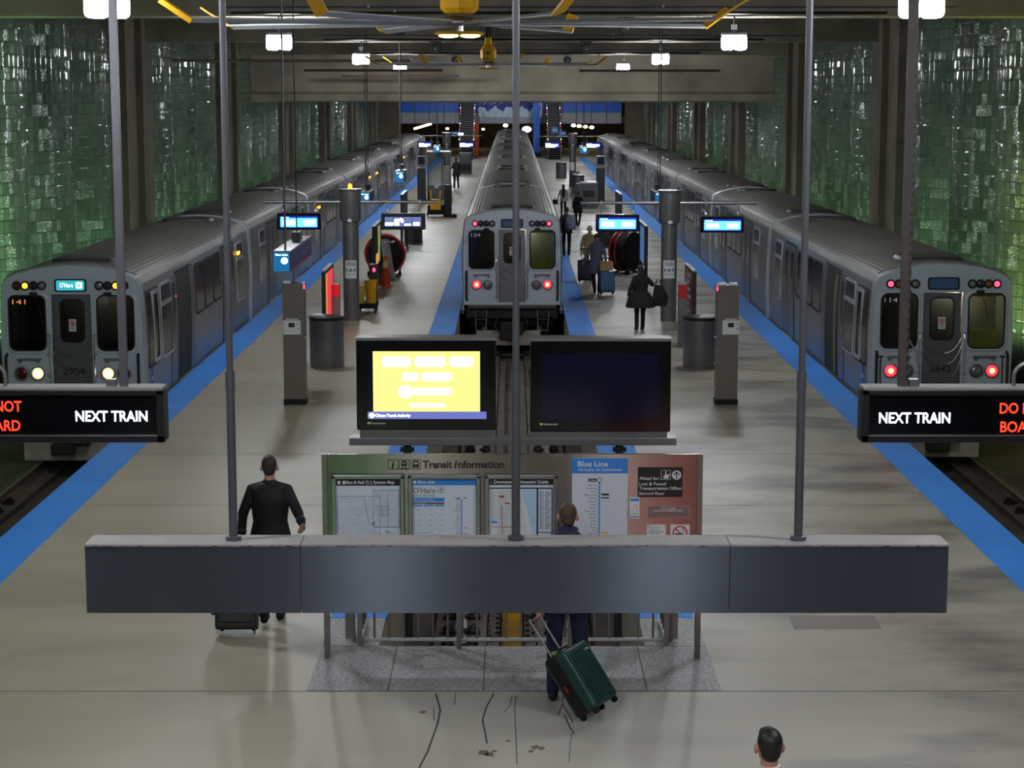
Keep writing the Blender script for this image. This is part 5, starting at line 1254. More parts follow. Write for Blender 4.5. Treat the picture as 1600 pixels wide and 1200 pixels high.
# far left booth, scrubber, monitors
Y = 106.0
def booth(X, Y, w, zt, label):
    t = thing('booth', label, 'booth', (X, Y, 0)); h = w / 2
    m = MB().box(-h, h, 0, 1.2, 0, .75); m.build('counter', 'booth', t); MB().box(-h, h, -.03, 1.25, zt - .22, zt).build('roof', 'booth', t); MB().box(-h, h, -.05, 1.25, zt, zt + .05).build('roof_edge', 'steel', t)
    for x in (-h + .05, h - .05, h - .48): MB().box(x - .05, x + .05, 0, .1, .75, zt - .2).build('corner_post', 'booth', t)
    MB().box(-h + .05, h - .48, .04, .06, .75, zt - .2).build('glass_pane', 'glass', t); MB().box(-h + .1, h - .45, -.03, 0, .80, .86).build('shelf', 'steel', t)
    MB().box(h - .43, h - .1, .3, .4, .75, 1.8).build('back_fitting', 'steel_dark', t)
    MB().box(-.25, -.05, -.01, 0, 1.02 - .4, 1.2 - .4).build('notice', 'offwhite', t)
booth(-3.95, Y, 1.3, P(687, 238, Y)[1], 'grey attendant booth with a window far down the left platform')
t = thing('floor_scrubber', 'black and yellow floor scrubber parked in front of the left booth', 'floor scrubber', (-3.55, 91.0, 0))
MB().box(-.38, .38, -.3, .7, .12, .55).build('body', 'blackmatt', t, bevel=.03); MB().box(-.25, .25, -.34, -.1, .35, .85).build('tank', 'yellow', t, bevel=.03)
for s in (-1, 1): m = MB(); m.tube([(s * .2, -.3, .7), (s * .22, -.36, 1.25)], .035, 8); m.build('handle', 'yellow', t); MB().cyl((s * .36, -.2, .12), (s * .42, -.2, .12), .12, n=14).build('wheel', 'rubber', t)
MB().box(.4, .72, -.1, .5, .02, 1.5).build('mast', 'black', t, bevel=.02); MB().box(.45, .95, -.25, .55, .01, .12).build('squeegee', 'rubber', t)
t = thing('turnstile', 'dark steel gate machine with a pale top far down the right platform', 'gate machine', (3.75, 97.5, 0)); MB().box(-.55, .55, 0, 1.0, 0, 1.25).build('body', 'booth', t, bevel=.02); MB().box(-.35, .5, -.05, .9, 1.25, 1.32).build('top', 'lamp_case', t, bevel=.01); MB().box(-.2, .35, -.02, 0, .6, .9).build('slot', 'ink', t); m = MB(); m.tube([(-.6, -.1, 1.2), (-.75, -.5, .6), (-.75, -.5, .1)], .03, 8); m.build('arm', 'steel', t)
for s, X, lab in ((-1, -4.72, 'dark monitor on a tall black stand far down the left platform'), (1, 4.62, 'dark monitor on a tall black stand far down the right platform')):
    Y = 102.0; t = thing('monitor_stand', lab, 'monitor', (X, Y, 0), 0, 'far monitors on stands'); z1 = P(657, 244, Y)[1]; z0 = P(657, 258, Y)[1]
    MB().box(-.22, .22, 0, .5, 0, z0 - .15).build('stand', 'black', t); MB().box(-.06, .06, .1, .3, z0 - .15, z0).build('neck', 'steel_dark', t)
    MB().box(-.2, .2, -.1, .5, z0, z1).build('housing', 'booth', t); MB().box(-.17, .17, -.105, -.1, z0 + .03, z1 - .03).build('screen', 'screen_off', t)
for s, a, b, lab in ((-1, 717, 740, 'dark staircase with fairy lights up to the left of the middle train'), (1, 856, 877, 'dark staircase with fairy lights up to the right of the middle train')):
    Y = 170.5; xa, xb = P(a, 245, Y)[0], P(b, 245, Y)[0]
    t = thing('staircase', lab, 'staircase', ((xa + xb) / 2, Y, 0), 0, 'far staircases'); w = (xb - xa) / 2 - .08; n = 30
    m = MB(); g = MB()
    for i in range(n): m.box(-w, w, i * .31, i * .31 + .34, i * .18, i * .18 + .17); g.box(-w, w, i * .31 - .012, i * .31 + .05, i * .18 + .15, i * .18 + .185)
    m.build('steps', 'blackmatt', t); g.build('step_nosing', 'greyink', t)
    for q in (-1, 1):
        m = MB(); m.tube([(q * (w + .05), -.2, .9), (q * (w + .05), n * .31, n * .18 + .9)], .05, 8); m.tube([(q * (w + .05), -.1, 0), (q * (w + .05), -.1, .9)], .04, 6); hr = m.build('handrail', 'steel', t)
        for cname, mt, off in (('red_bulbs', 'e_redsmall', 0), ('white_bulbs', 'e_white', 1)):
            m = MB()
            for i in range(12): u = (i * 2 + off) / 24; m.ell((q * (w + .08), u * n * .31, u * n * .18 + .95 + .12 * math.sin(i * 2.1)), (.035, .035, .035), 6)
            m.build(cname, mt, hr)
for X, Z, w, h, lab in ((P(867, 203, 168)[0], 0, .55, .5, 'small blue hanging sign by the right staircase'), (P(879, 207, 168)[0], 0, .6, .35, 'small blue sign hanging right of the right staircase foot'), (P(712, 206, 168)[0], 0, .7, .25, 'small blue and white sign left of the left staircase')):
    y = 203 if w < .58 else 208; z = P(800, y, 168)[1]
    t = thing('direction_sign', lab, 'sign', (X, 168, z), 0, 'far blue direction signs'); MB().box(-w / 2, w / 2, -.05, .05, -h / 2, h / 2).build('panel', 'bluesign', t); MB().cyl((0, 0, h / 2), (0, 0, 6.49 - z), .02, n=6).build('hanger', 'black', t); MB().box(-w * .3, w * .3, -.055, -.05, -h * .2, h * .1).build('print', 'offwhite', t)
t = thing('equipment_rack', 'dark grey equipment cabinet near the left staircase', 'cabinet', (P(727, 240, 140)[0], 140, 0)); MB().box(-.45, .45, 0, .8, .0, 1.5).build('body', 'booth', t, bevel=.02); MB().box(-.4, .4, -.02, 0, .2, .7).build('door', 'black', t)
t = thing('work_light', 'bright white work lamp on a stand beside the far left staircase', 'lamp', (P(720, 215, 165)[0], 165, 0)); MB().cyl((0, 0, 0), (0, 0, 2.2), .04, n=8).build('pole', 'steel', t); MB().box(-.2, .2, -.06, .06, 2.2, 2.42).build('head', 'e_white', t)
t = thing('hoarding', 'orange barrier panel under the far mezzanine left of the middle train', 'barrier', (P(743, 215, 178)[0], 178, 0)); MB().box(-.35, .3, 0, .1, .1, 3.0).build('panel', M('barrier_orange', (200, 84, 34), .6), t); MB().box(-.35, -.25, -.1, .2, 0, .1).box(.2, .3, -.1, .2, 0, .1).build('foot', 'black', t)

for s, mt, n in ((-1, 'e_added_green', 'left unseen box with an added green glow panel facing the information board'), (1, 'e_added_red', 'right unseen box with an added red glow panel facing the information board')):  # added out of view, to throw green and red reflections onto the steel board
    t = thing('added_glow_box', n, 'glow box', (s * 2.0, 12.77, 0), 0, 'added glow boxes out of view')
    MB().box(-.6, .6, -.2, .28, 0, .92).build('cabinet', 'booth', t, bevel=.03); MB().box(-.55, .55, .28, .295, .05, .86).build('lit_panel', mt, t); MB().box(-.62, .62, -.22, .30, .92, .95).build('top', 'steel', t)
# ================================================================ CEILING FITTINGS
lamp0 = None
names = ['nearest the camera', 'second along', 'third along', 'fourth along']
def box_lamp(X, Y, z, label, zr=7.4):
    global lamp0
    if lamp0 is None:
        t = lamp0 = thing('box_lamp', label, 'ceiling lamp', (X, Y, z), 0, 'twin box lamps under the beams')
        m = MB().box(-.27, .27, -.12, .12, .14, .20); m.build('housing', 'lamp_case', t, bevel=.015)
        for s in (-1, 1): m = MB(); m.prism(rrect(s * .135 - .128, s * .135 + .128, -.17, .14, .07), -.11, .11); m.build('diffuser', 'e_lamp', t, smooth=.5)
        m = MB(); m.cyl((0, 0, .20), (0, 0, .545), .02, n=8); m.cbox((0, 0, .32), .12, .10, .12); m.build('drop_rod', 'steel', t)
        return t
    return dup(lamp0, label, (X, Y, z))
for s, side, pts in ((-1, 'left', ((167, 8, 24.6), (436, 63, 42.65), (564, 92, 63.25), (625, 105.5, 84.25))), (1, 'right', ((1440, 5, 24.6), (1147, 66, 42.65), (1032, 92.5, 63.25), (973.5, 106, 84.25)))):
    for (x, y, Y), nm in zip(pts, names): X, z = P(x, y, Y)[0], 6.795; box_lamp(X, Y, z, 'glaring white twin box lamp in the %s ceiling row, %s' % (side, nm))
    for X, Y in ((1.85 if s > 0 else -1.62, 3.2), (s * 4.75, 12.2)): box_lamp(X, Y, 6.795, 'glaring white twin box lamp of the %s row above the concourse' % side)
    for k, Y in enumerate((97, 112, 128, 142, 157, 171)): box_lamp(s * 4.75, Y, 5.955, 'twin box lamp of the %s row recessed behind the deep concrete beam' % side)

MAT['fanblade'] = M('fan_blade_alu', (205, 207, 212), .45, .2)
def ceiling_fan(X, Y, z, R, a0, lit, label):
    t = thing('ceiling_fan', label, 'ceiling fan', (X, Y, z), 0, 'giant ceiling fans')
    k = R / 3.66
    MB().lathe([(.10, .85), (.12, .7), (.13, .62), (.22, .52), (.25, .45), (.25, .22), (.2, .16), (.12, .14)], n=8).build('motor', 'yellow', t)
    MB().box(-.07, .07, -.262, -.24, .33, .42).build('name_plate', 'ink', t)
    MB().lathe([(.34, .0), (.36, .02), (.36, .05), (.12, .12)], n=24).build('hub', 'steel_dark', t, smooth=.5)
    m = MB(); [m.ell((.17 * math.cos(q), .17 * math.sin(q), .10), (.05, .05, .03), 8) for q in (-2.4, -.7, .9, 2.2)]; m.build('hub_bolt', 'steel', t)
    m = MB(); m.cyl((0, 0, .8), (0, 0, 9.0 - z), .06, n=12); m.build('drop_pole', 'black', t)
    MB().box(-.30, -.08, -.15, .15, .85, 1.25).box(.08, .34, -.15, .15, .9, 1.35).build('control_box', 'black', t, bevel=.01)
    b0 = None
    for i in range(8):
        a = a0 + i * PI / 4; u = Vector((math.cos(a), math.sin(a), 0)); w = Vector((-math.sin(a), math.cos(a), 0)); up = Vector((0, 0, 1))
        m = MB(); wt = (w * .075 + up * .022)
        m.obox(u * (.3 + (R - .3) / 2) + up * .03, u * ((R - .3) / 2), wt, wt.cross(u).normalized() * .010); bl = m.build('fan_blade', 'fanblade', t)
        tipc = u * R + up * .03; d = (u * .8 + w * .15 + up * .5).normalized()
        m = MB(); m.obox(tipc + d * .22, d * .24, (wt * 1.1), d.cross(wt).normalized() * .012); m.build('winglet', 'yellow', bl)
    m = MB(); m.lathe([(.02, -.10), (.30, -.12), (.33, -.10), (.30, -.08)], n=24); lp = m.build('lamp_plate', 'yellow', t, smooth=.5); MB().cyl((0, 0, -.1), (0, 0, .0), .05, n=10).build('lamp_stem', 'steel', lp)
    if lit: 
        for s in (-1, 1): MB().ell((s * .14, -.05, -.13), (.13, .10, .03), 14).build('lamp', 'e_yellowlamp', lp, smooth=True)
X, z = P(718, 40, 25.6); ceiling_fan(X, 25.6, z, 3.5, math.radians(20), True, 'giant ceiling fan with yellow motor and lit yellow lamps, nearest the camera')
X, z = P(763, 102, 61.5); ceiling_fan(X, 61.5, z, 3.5, math.radians(14), False, 'farther giant ceiling fan with yellow motor in front of the third beam')
# conduits under the beams, sprinkler pipes
def pipe(label, pts, r, mt, grp):
    t = thing('ceiling_pipe', label, 'pipe', pts[0], 0, grp); o = Vector(pts[0]); MB().tube([Vector(p) - o for p in pts], r, 8).build('tube', mt, t, smooth=.6)
    q = MB(); a, b = Vector(pts[0]) - o, Vector(pts[1]) - o; n = max(1, int((b - a).length / 3))
    for i in range(n + 1): p = a + (b - a) * i / max(n, 1); q.cbox(p + Vector((0, 0, r)), .05, .05, .06)
    q.build('clamp', 'steel_dark', t); return t
for Y, lab in ((42.3, 'first'), (62.9, 'second'), (83.9, 'third')):
    pipe('silver conduit along the lower edge of the %s visible concrete beam' % lab, [(-6.2, Y - .06, 7.52), (9.5, Y - .06, 7.52)], .022, 'pole', 'conduits along the beams')
    pipe('thin black conduit beneath the silver one on the %s visible beam' % lab, [(-6.0, Y - .03, 7.40), (8.0, Y - .03, 7.40)], .03, 'black', 'black conduits on the beams')
for x0, x1, y, Y, lab in ((258, 642, 95, 72.5, 'long reddish sprinkler pipe reaching in from the left wall'), (475, 692, 110, 80, 'middle reddish sprinkler pipe on the left, below the long one'), (534, 717, 119, 88.5, 'shortest reddish sprinkler pipe low on the left of the deep beam'), (905, 1125, 110.5, 80, 'reddish sprinkler pipe reaching in from the right wall')):
    (xa, z), (xb, _) = P(x0, y, Y), P(x1, y, Y); pipe(lab, [(xa, Y, z), (xb, Y, z)], .05, M('sprinkler_pipe', (104, 84, 78), .5, .2), 'sprinkler pipes')
sp0 = None
for x, y, Y, lab in ((625, 43, 42.9, 'round black loudspeaker on the first beam, left of the fan'), (681, 74, 63.2, 'round black loudspeaker on the second beam, left of the farther fan'), (712, 91, 84.2, 'round black loudspeaker on the third beam, left of the middle'), (978, 40, 42.9, 'round black loudspeaker on the first beam, right of the middle pole'), (916, 74, 63.2, 'round black loudspeaker on the second beam, right of the middle pole'), (886.5, 92, 84.2, 'round black loudspeaker on the third beam, right of the middle pole')):
    X, z = P(x, y, Y)[0], 7.105
    if sp0 is None:
        sp0 = thing('loudspeaker', lab, 'loudspeaker', (X, Y, z), 0, 'round loudspeakers under the beams')
        MB().lathe([(.02, -.16), (.15, -.15), (.17, -.10), (.15, .05), (.08, .12)], n=20, axis='y').build('drum', 'black', sp0, smooth=.5); MB().ell((0, -.15, 0), (.06, .03, .06), 10).build('dome', 'steel_dark', sp0, smooth=True)
        m = MB(); m.tube([(-.17, 0, 0), (-.18, 0, .22), (.18, 0, .22), (.17, 0, 0)], .014, 6); m.cyl((0, 0, .20), (0, 0, .235), .03, n=8); m.build('bracket', 'black', sp0)
    else: dup(sp0, lab, (X, Y, z))
# distant lamps beyond the mezzanine
def far_lamp(x, y, r, label, mt='e_warm', n=1, name='far_lamp', grp='distant warm lamps'):
    Y = 205.0; X, z = P(x, y, Y); t = thing(name, label, 'lamp', (X, Y, z), 0, grp); MB().ell((0, 0, 0), (r * 1.5, r, r), 12).build('globe', mt, t, smooth=True); MB().cyl((0, 0, r * .8), (0, 0, 6.49 - z), .03, n=6).build('rod', 'black', t)
for i, x in enumerate((896, 905, 914.5, 924.5)): far_lamp(x, 196 + i, .17, '%s warm ceiling lamp from the left in the short row right of the far stairs' % ORD[i])
for x, y, r, mt, lab in ((699, 201, .12, 'e_warm', 'small warm lamp left of the far left staircase'), (755, 202, .12, 'e_warm', 'small warm lamp just right of the far left staircase'), (790, 196, .18, 'e_warm', 'warm lamp above the far end of the middle train'), (823, 202, .32, 'e_white', 'large white lamp right of the far end of the middle train'), (837, 203, .16, 'e_warm', 'orange lamp beside the blue column under the mezzanine')): far_lamp(x, y, r, lab, mt)
Y = 198.0; (xa, za), (xb, zb2) = P(648, 201, Y), P(668, 194.5, Y)
t = thing('strip_lamp', 'long bright fluorescent strip slanting beyond the left train end', 'lamp', (xa, Y, za)); MB().tube([(0, 0, 0), (xb - xa, 8, 0.35)], .12, 8).build('tube', 'e_warm', t); MB().box(-.02, .02, -.02, .02, .1, 6.48 - za).build('rod', 'black', t)
# ================================================================ PEOPLE
def blob(mb, name, mt, parent, voxel, smooth=4, deps=None):
    me = mb.mesh('tmp', mt); ob = bpy.data.objects.new('tmp', me); COL.objects.link(ob)
    r = ob.modifiers.new('r', 'REMESH'); r.mode = 'VOXEL'; r.voxel_size = voxel; r.use_smooth_shade = True
    s = ob.modifiers.new('s', 'SMOOTH'); s.iterations = smooth; s.factor = .5
    dg = bpy.context.evaluated_depsgraph_get(); m2 = bpy.data.meshes.new_from_object(ob.evaluated_get(dg), depsgraph=dg)
    bpy.data.objects.remove(ob); m2.name = name; m2.polygons.foreach_set('use_smooth', [True] * len(m2.polygons))
    o = bpy.data.objects.new(name, m2); COL.objects.link(o); o.parent = parent
    return o
def person(label, loc, rz, h, jt, top, legs, shoes='blackmatt', hair='hair_dark', voxel=.012, coat=None, hood=False, collar=None, head_turn=0.0, cap=None, build=1.0, cuffs=None):
    """jt: joint overrides, body faces +Y, unit = a 1.75 m figure"""
    t = thing('person', label, 'person', loc, rz); k = h / 1.75; V = lambda p: Vector(p) * k
    J = dict(lhip=(-.09, 0, .93), rhip=(.09, 0, .93), lknee=(-.10, .02, .50), rknee=(.10, .02, .50), lank=(-.10, 0, .09), rank=(.10, 0, .09),
             lsh=(-.185, -.01, 1.43), rsh=(.185, -.01, 1.43), lel=(-.235, -.03, 1.15), rel=(.235, -.03, 1.15), lwr=(-.25, .04, .90), rwr=(.25, .04, .90),
             lhd=(-.25, .07, .80), rhd=(.25, .07, .80), chest=(0, 0, 1.3), neck=(0, -.005, 1.49), head=(0, .012, 1.635))
    J.update(jt); J = {a: V(b) for a, b in J.items()}; B = build
    def torso(mb, g, z0=.86, z1=1.46, hem=0.0):
        rings = [(0, 0, z0, .155 + g + hem, .105 + g + hem * .7), (0, -.005, .95, .165 + g + hem * .5, .115 + g + hem * .4), (0, 0, 1.06, .145 + g, .10 + g), (0, .005, 1.2, .16 + g, .112 + g), (0, 0, 1.33, .18 + g, .115 + g), (0, -.008, 1.42, .165 + g, .09 + g), (0, -.008, 1.47, .09 + g, .06 + g)]
        mb.loft([(a * k, b * k, c * k, d * k * B, e * k * B) for a, b, c, d, e in rings if c >= z0 - 1e-6], 24, power=2.3)
    Hd = J['head']; R = Matrix.Rotation(head_turn, 3, 'Z'); hp = lambda p: Hd + R @ V(p)
    m = MB(); torso(m, -.004)
    m.cap(J['neck'] - V((0, 0, .07)), hp((0, -.01, -.05)), .058 * k, .054 * k)
    m.ell(hp((0, -.008, .015)), V((.073, .092, .098)), 20, rot=R); m.ell(hp((0, .035, -.055)), V((.056, .062, .062)), 16, rot=R); m.cap(hp((0, .09, -.005)), hp((0, .108, -.035)), .010 * k, .015 * k)
    m.ell(hp((0, .075, -.10)), V((.03, .025, .022)), 12); m.cap(hp((-.04, .076, .025)), hp((.04, .076, .025)), .013 * k)
    for s in (-1, 1):
        m.ell(hp((s * .083, -.005, -.014)), V((.014, .024, .034)), 12, rot=R @ Matrix.Rotation(s * .3, 3, 'Z'))
    for q in 'lr':
        sg = -1 if q == 'l' else 1
        m.cap(J[q + 'sh'] + V((sg * -.022, 0, -.035)), J[q + 'el'], .045 * k, .040 * k); m.cap(J[q + 'el'], J[q + 'wr'], .042 * k, .029 * k)
        wr, hd = J[q + 'wr'], J[q + 'hd']; d = (hd - wr).normalized(); sd = Vector((0, 1, 0)) - d * d.y
        sd = sd.normalized() if sd.length > .2 else Vector((sg, 0, 0)); nn = d.cross(sd)
        m.cap(wr, wr + d * .07 * k, .028 * k, .032 * k); m.cap(wr + d * .05 * k + sd * .022 * k, wr + d * .085 * k + sd * .026 * k, .020 * k, .018 * k); m.cap(wr + d * .05 * k - sd * .018 * k, wr + d * .08 * k - sd * .024 * k, .020 * k, .017 * k)
        inw = nn * (-sg if nn.x * sg > 0 else sg) if abs(nn.x) > .1 else nn
        for i, (o_, ln) in enumerate(((.030, .068), (.010, .076), (-.011, .070), (-.030, .055))):
            a = wr + d * .088 * k + sd * o_ * k; b = a + (d * .75 + inw * .45).normalized() * ln * .5 * k; c = b + (d * .35 + inw * .95).normalized() * ln * .5 * k
            m.cap(a, b, .0095 * k, .0088 * k); m.cap(b, c, .0088 * k, .0075 * k)
        a = wr + d * .03 * k + sd * .026 * k; b = a + (sd * .7 + d * .8).normalized() * .035 * k; c = b + (d * .9 + inw * .4).normalized() * .03 * k; m.cap(a, b, .012 * k, .010 * k); m.cap(b, c, .010 * k, .0085 * k)
        m.cap(J[q + 'hip'], J[q + 'knee'], .078 * k, .052 * k); m.cap(J[q + 'knee'], J[q + 'ank'], .05 * k, .036 * k); an = J[q + 'ank']; m.cap(an - V((0, .02, .03)), an + V((0, .12, -.055)), .035 * k, .028 * k)
    blob(m, 'body', 'skin', t, min(voxel, .0075) if voxel < .01 else voxel, 3)
    # hair: cap of the skull with nape, clear of the face
    if hair:
        m = MB(); m.ell(hp((0, -.020, .032)), V((.079, .092, .092)), 20, rot=R); m.ell(hp((0, -.045, -.015)), V((.066, .062, .075)), 16, rot=R); m.ell(hp((0, .03, .075)), V((.06, .055, .04)), 12, rot=R)
        blob(m, 'hair', hair, t, voxel, 3)
    if cap:
        m = MB(); m.ell(hp((0, -.01, .045)), V((.084, .10, .085)), 16, rot=R); m.cap(hp((-.07, -.01, .02)), hp((.07, -.01, .02)), .03 * k); blob(m, 'cap', cap, t, voxel, 3)
    if voxel < .02:
        for s in (-1, 1): MB().ell(hp((s * .03, .078, .008)), V((.011, .008, .008)), 10, rot=R).build('eye', 'eyewhite', t, smooth=True)
        MB().ell(hp((0, .092, -.068)), V((.024, .008, .007)), 10, rot=R).build('mouth', 'lip', t, smooth=True)
    # upper garment
    m = MB(); hem = coat[1] if coat else .01; z0 = coat[0] if coat else .80
    rings_lo = z0
    if z0 < .86:
        torso(m, .022, .95 if coat else .86, hem=0 if coat else hem); m.loft([(0, (coat[2] if coat and len(coat) > 2 else 0) * k, z0 * k, (.165 + .022 + hem) * k * B, (.11 + .022 + hem * .9) * k * B), (0, 0, .9 * k, (.168 + .022 + hem * .55) * k * B, (.115 + .022 + hem * .5) * k * B), (0, 0, 1.06 * k, (.150 + .022) * k * B, .12 * k * B)], 24, power=2.2)
    else: torso(m, .022)
    for q in 'lr':
        sg = -1 if q == 'l' else 1
        sh = J[q + 'sh'] + V((sg * -.018, 0, -.035)); m.cap(V((sg * .05, -.008, 1.46)), sh + V((0, 0, .016)), .038 * k, .050 * k); m.cap(sh, J[q + 'el'], .061 * k * B, .052 * k * B); m.cap(J[q + 'el'], J[q + 'wr'] - (J[q + 'wr'] - J[q + 'el']).normalized() * .02 * k, .052 * k * B, .042 * k * B)
    m.loft([(0, -.005 * k, 1.42 * k, .10 * k, .080 * k), (0, -.005 * k, 1.475 * k, .073 * k, .070 * k), (0, -.008 * k, (1.525 if hood else 1.505) * k, .068 * k, .066 * k)], 20, power=2)
    if hood: m.ell(V((0, -.085, 1.47)), V((.12, .06, .075)), 16); m.ell(V((0, -.05, 1.53)), V((.095, .05, .035)), 16)
    blob(m, 'coat' if coat and coat[0] < .7 else 'jacket', top, t, voxel, 5)
    if collar:
        m = MB(); m.loft([(0, -.008 * k, 1.48 * k, .066 * k, .064 * k), (0, -.008 * k, 1.522 * k, .064 * k, .062 * k)], 24, power=2); m.build('shirt_collar', collar, t, smooth=.7)
    if cuffs:
        for q in 'lr':
            d = (J[q + 'wr'] - J[q + 'el']).normalized(); c = J[q + 'wr'] - d * .055 * k; m = MB(); m.cyl(c - d * .006, c + d * .006, .052 * k, n=16); m.build('sleeve_stripe', cuffs, t)
    # trousers
    m = MB(); m.loft([(0, 0, .82 * k, .155 * k, .105 * k), (0, 0, .92 * k, .172 * k, .122 * k), (0, 0, 1.04 * k, .150 * k, .108 * k)], 20, power=2.3)
    for q in 'lr':
        m.cap(J[q + 'hip'], J[q + 'knee'], .094 * k, .072 * k); m.cap(J[q + 'knee'], J[q + 'ank'] + V((0, 0, .0)), .070 * k, .056 * k)
    blob(m, 'trousers', legs, t, voxel, 4)
    for q in 'lr':
        an = J[q + 'ank']; ft = J.get(q + 'toe', an + V((0, .15, -.055)))
        m = MB(); m.cap(an + V((0, -.025, -.045)), ft, .042 * k, .036 * k); m.cap(an, an + V((0, -.01, -.05)), .045 * k, .045 * k); m.cap(an + V((0, .03, -.05)), ft - V((0, .02, 0)), .046 * k, .044 * k)
        lo = min(v[2] for v in m.v)
        o = blob(m, 'shoe', shoes, t, max(voxel, .01), 3)
        if q == 'l' and 'sole' in jt: pass
    return t, J
def wheels(t, pts, r=.03, nm='wheel'):
    for p in pts:
        o = MB().cyl((p[0] - .014, p[1], p[2]), (p[0] + .014, p[1], p[2]), r, n=14).build(nm, 'rubber', t); MB().cbox((p[0], p[1], p[2] + r * .9), .045, .04, r).build('caster_fork', 'black', o)
def suitcase(name, label, M4, w, d, h, body, rod_len, ribs=0, grip_mt='blackmatt', lift=.06, zip_mt='blackmatt', pale=None, rodx=.09, roddy=0.0, four=True, cat='suitcase'):
    t = thing(name, label, cat); t.matrix_world = M4
    m = MB().box(-w / 2, w / 2, -d / 2, d / 2, lift, lift + h); b = m.build('shell', body, t, bevel=.04, seg=4)
    m = MB().box(-w / 2 - .004, w / 2 + .004, -.012, .012, lift - .004, lift + h + .004) if not ribs else MB().box(-w / 2 - .004, w / 2 + .004, -.04, d / 2 - .04, lift - .004, lift + h + .004); m.build('zip_band', zip_mt, t, bevel=.015)
    for i in range(ribs):
        x = -w / 2 + w * (i + 1) / (ribs + 1); m = MB().box(x - .014, x + .014, -d / 2 - .010, -d / 2 + .01, lift + .05, lift + h - .05); m.build('rib', body, t, bevel=.008)
    m = MB(); 
    for s in (-1, 1): m.cyl((s * rodx, d / 2 - .04 + roddy, lift + h - .02), (s * rodx, d / 2 - .04 + roddy, lift + h + rod_len), .009, n=10)
    m.build('handle_rod', 'steel', t)
    m = MB(); m.cap((-rodx - .03, d / 2 - .04 + roddy, lift + h + rod_len), (rodx + .03, d / 2 - .04 + roddy, lift + h + rod_len), .016); m.build('handle_grip', grip_mt, t, smooth=True)
    m = MB(); m.tube([(-.08, 0, lift + h), (-.07, 0, lift + h + .025), (.07, 0, lift + h + .025), (.08, 0, lift + h)], .010, 8); m.build('carry_handle', 'blackmatt', t)
    wheels(t, [(-w / 2 + .05, d / 2 - .05, .03), (w / 2 - .05, d / 2 - .05, .03)] + ([(-w / 2 + .05, -d / 2 + .05, .03), (w / 2 - .05, -d / 2 + .05, .03)] if four else []))
    return t
def basis(o, X, Y, Z): return Matrix(((X[0], Y[0], Z[0], o[0]), (X[1], Y[1], Z[1], o[1]), (X[2], Y[2], Z[2], o[2]), (0, 0, 0, 1)))

# --- man with the green suitcase, studying the board
MY = 17.75; zt = P(885, 790, MY)[1]; hx = zt / 1.75; cx = P(887, 1000, MY)[0]
hand = Vector((P(842, 962, MY - .12)[0], MY - .12, P(842, 962, MY - .12)[1])); L = lambda p: ((p[0] - cx) / hx, (p[1] - MY - .12) / hx, p[2] / hx)
hw = L(hand + Vector((.0, .03, .10))); hh = L(hand)
fp = P(866, 1098, MY)[0]
person('man in navy jacket and trousers holding a green suitcase, facing the information board', (cx, MY + .12, 0), 0, zt,
       dict(lel=(-.27, -.03, 1.14), lwr=hw, lhd=hh, rel=(.25, .0, 1.16), rwr=(.20, .16, 1.0), rhd=(.17, .24, .98), lhip=(-.085, 0, .93), rhip=(.085, 0, .93), lank=(-.125, .0, .09), rank=(.105, .05, .09), lknee=(-.115, .02, .5), rknee=(.115, .05, .5)),
       'jacket_navy', 'jeans', shoes=M('shoe_navy', (40, 38, 48), .6), hair='hair_sandy', voxel=.0085, hood=True, head_turn=0.0)
wm = Vector((P(938, 1113, MY - .33)[0], MY - .42, 0)); ax = (hand - wm); ax.z = hand.z; ln = ax.length; ax.normalize()
wd = Vector((.62, -.60, 0)); wd = Vector((.55, .83, 0)); wd = (wd - ax * wd.dot(ax)).normalized(); nr = ax.cross(wd).normalized()
s_h, s_l = .60, .05
M4 = basis(wm, wd, nr, ax)
gs = suitcase('suitcase', 'dark green ribbed hard suitcase leaning on its wheels beside the navy-clad man', M4, .44, .27, s_h, 'case_green', ln - s_h - .05 - .02, ribs=7, lift=.05)
low = min((gs.matrix_world @ Vector(p)).z for p in ((-.17, .085, .0), (.17, .085, .0), (-.17, -.085, 0), (.17, -.085, 0), (.22, .135, .05), (-.22, .135, .05), (.22, -.135, .05), (-.22, -.135, .05)))
gs.location.z -= low - .004
m = MB().cbox((.13, -.139, .56), .07, .006, .02); m.build('badge', 'offwhite', gs); m = MB().cbox((-.225, .05, .33), .006, .02, .07); m.build('red_tag', 'redink', gs)
m = MB(); m.tube([(-.09, .05, .66), (-.05, .09, .685), (.02, .09, .67)], .014, 6); m.build('lime_strap', M('lime', (150, 190, 90), .6), gs)
# --- man in black suit walking away with a black trolley case
MY = 20.6; zt = P(423, 712, MY)[1]; k = zt / 1.75; cx = P(424, 900, MY)[0]
def lp(x, y, Y): q = P(x, y, Y); return ((q[0] - cx) / k, (Y - MY) / k, q[1] / k)
lw = lp(377, 838, MY - .25); rw = lp(472, 818, MY - .22)
person('man in black suit walking away on the left platform, towing a black trolley case', (cx, MY, 0), 0, zt,
       dict(lsh=(-.20, -.01, 1.43), rsh=(.20, -.01, 1.43), lel=(-.265, -.10, 1.17), lwr=(lw[0], lw[1], lw[2]), lhd=(lw[0] - .03, lw[1] - .04, lw[2] - .09), rel=(.30, -.10, 1.17), rwr=rw, rhd=(rw[0] - .0, rw[1] + .06, rw[2] - .08), lank=(-.06, -.16, .13), lknee=(-.085, .0, .50), rank=(.07, .12, .09), rknee=(.09, .10, .5)),
       'suit', 'suit', hair='hair_brown', voxel=.0085, build=1.05, cuffs='steel', coat=(.80, .03))
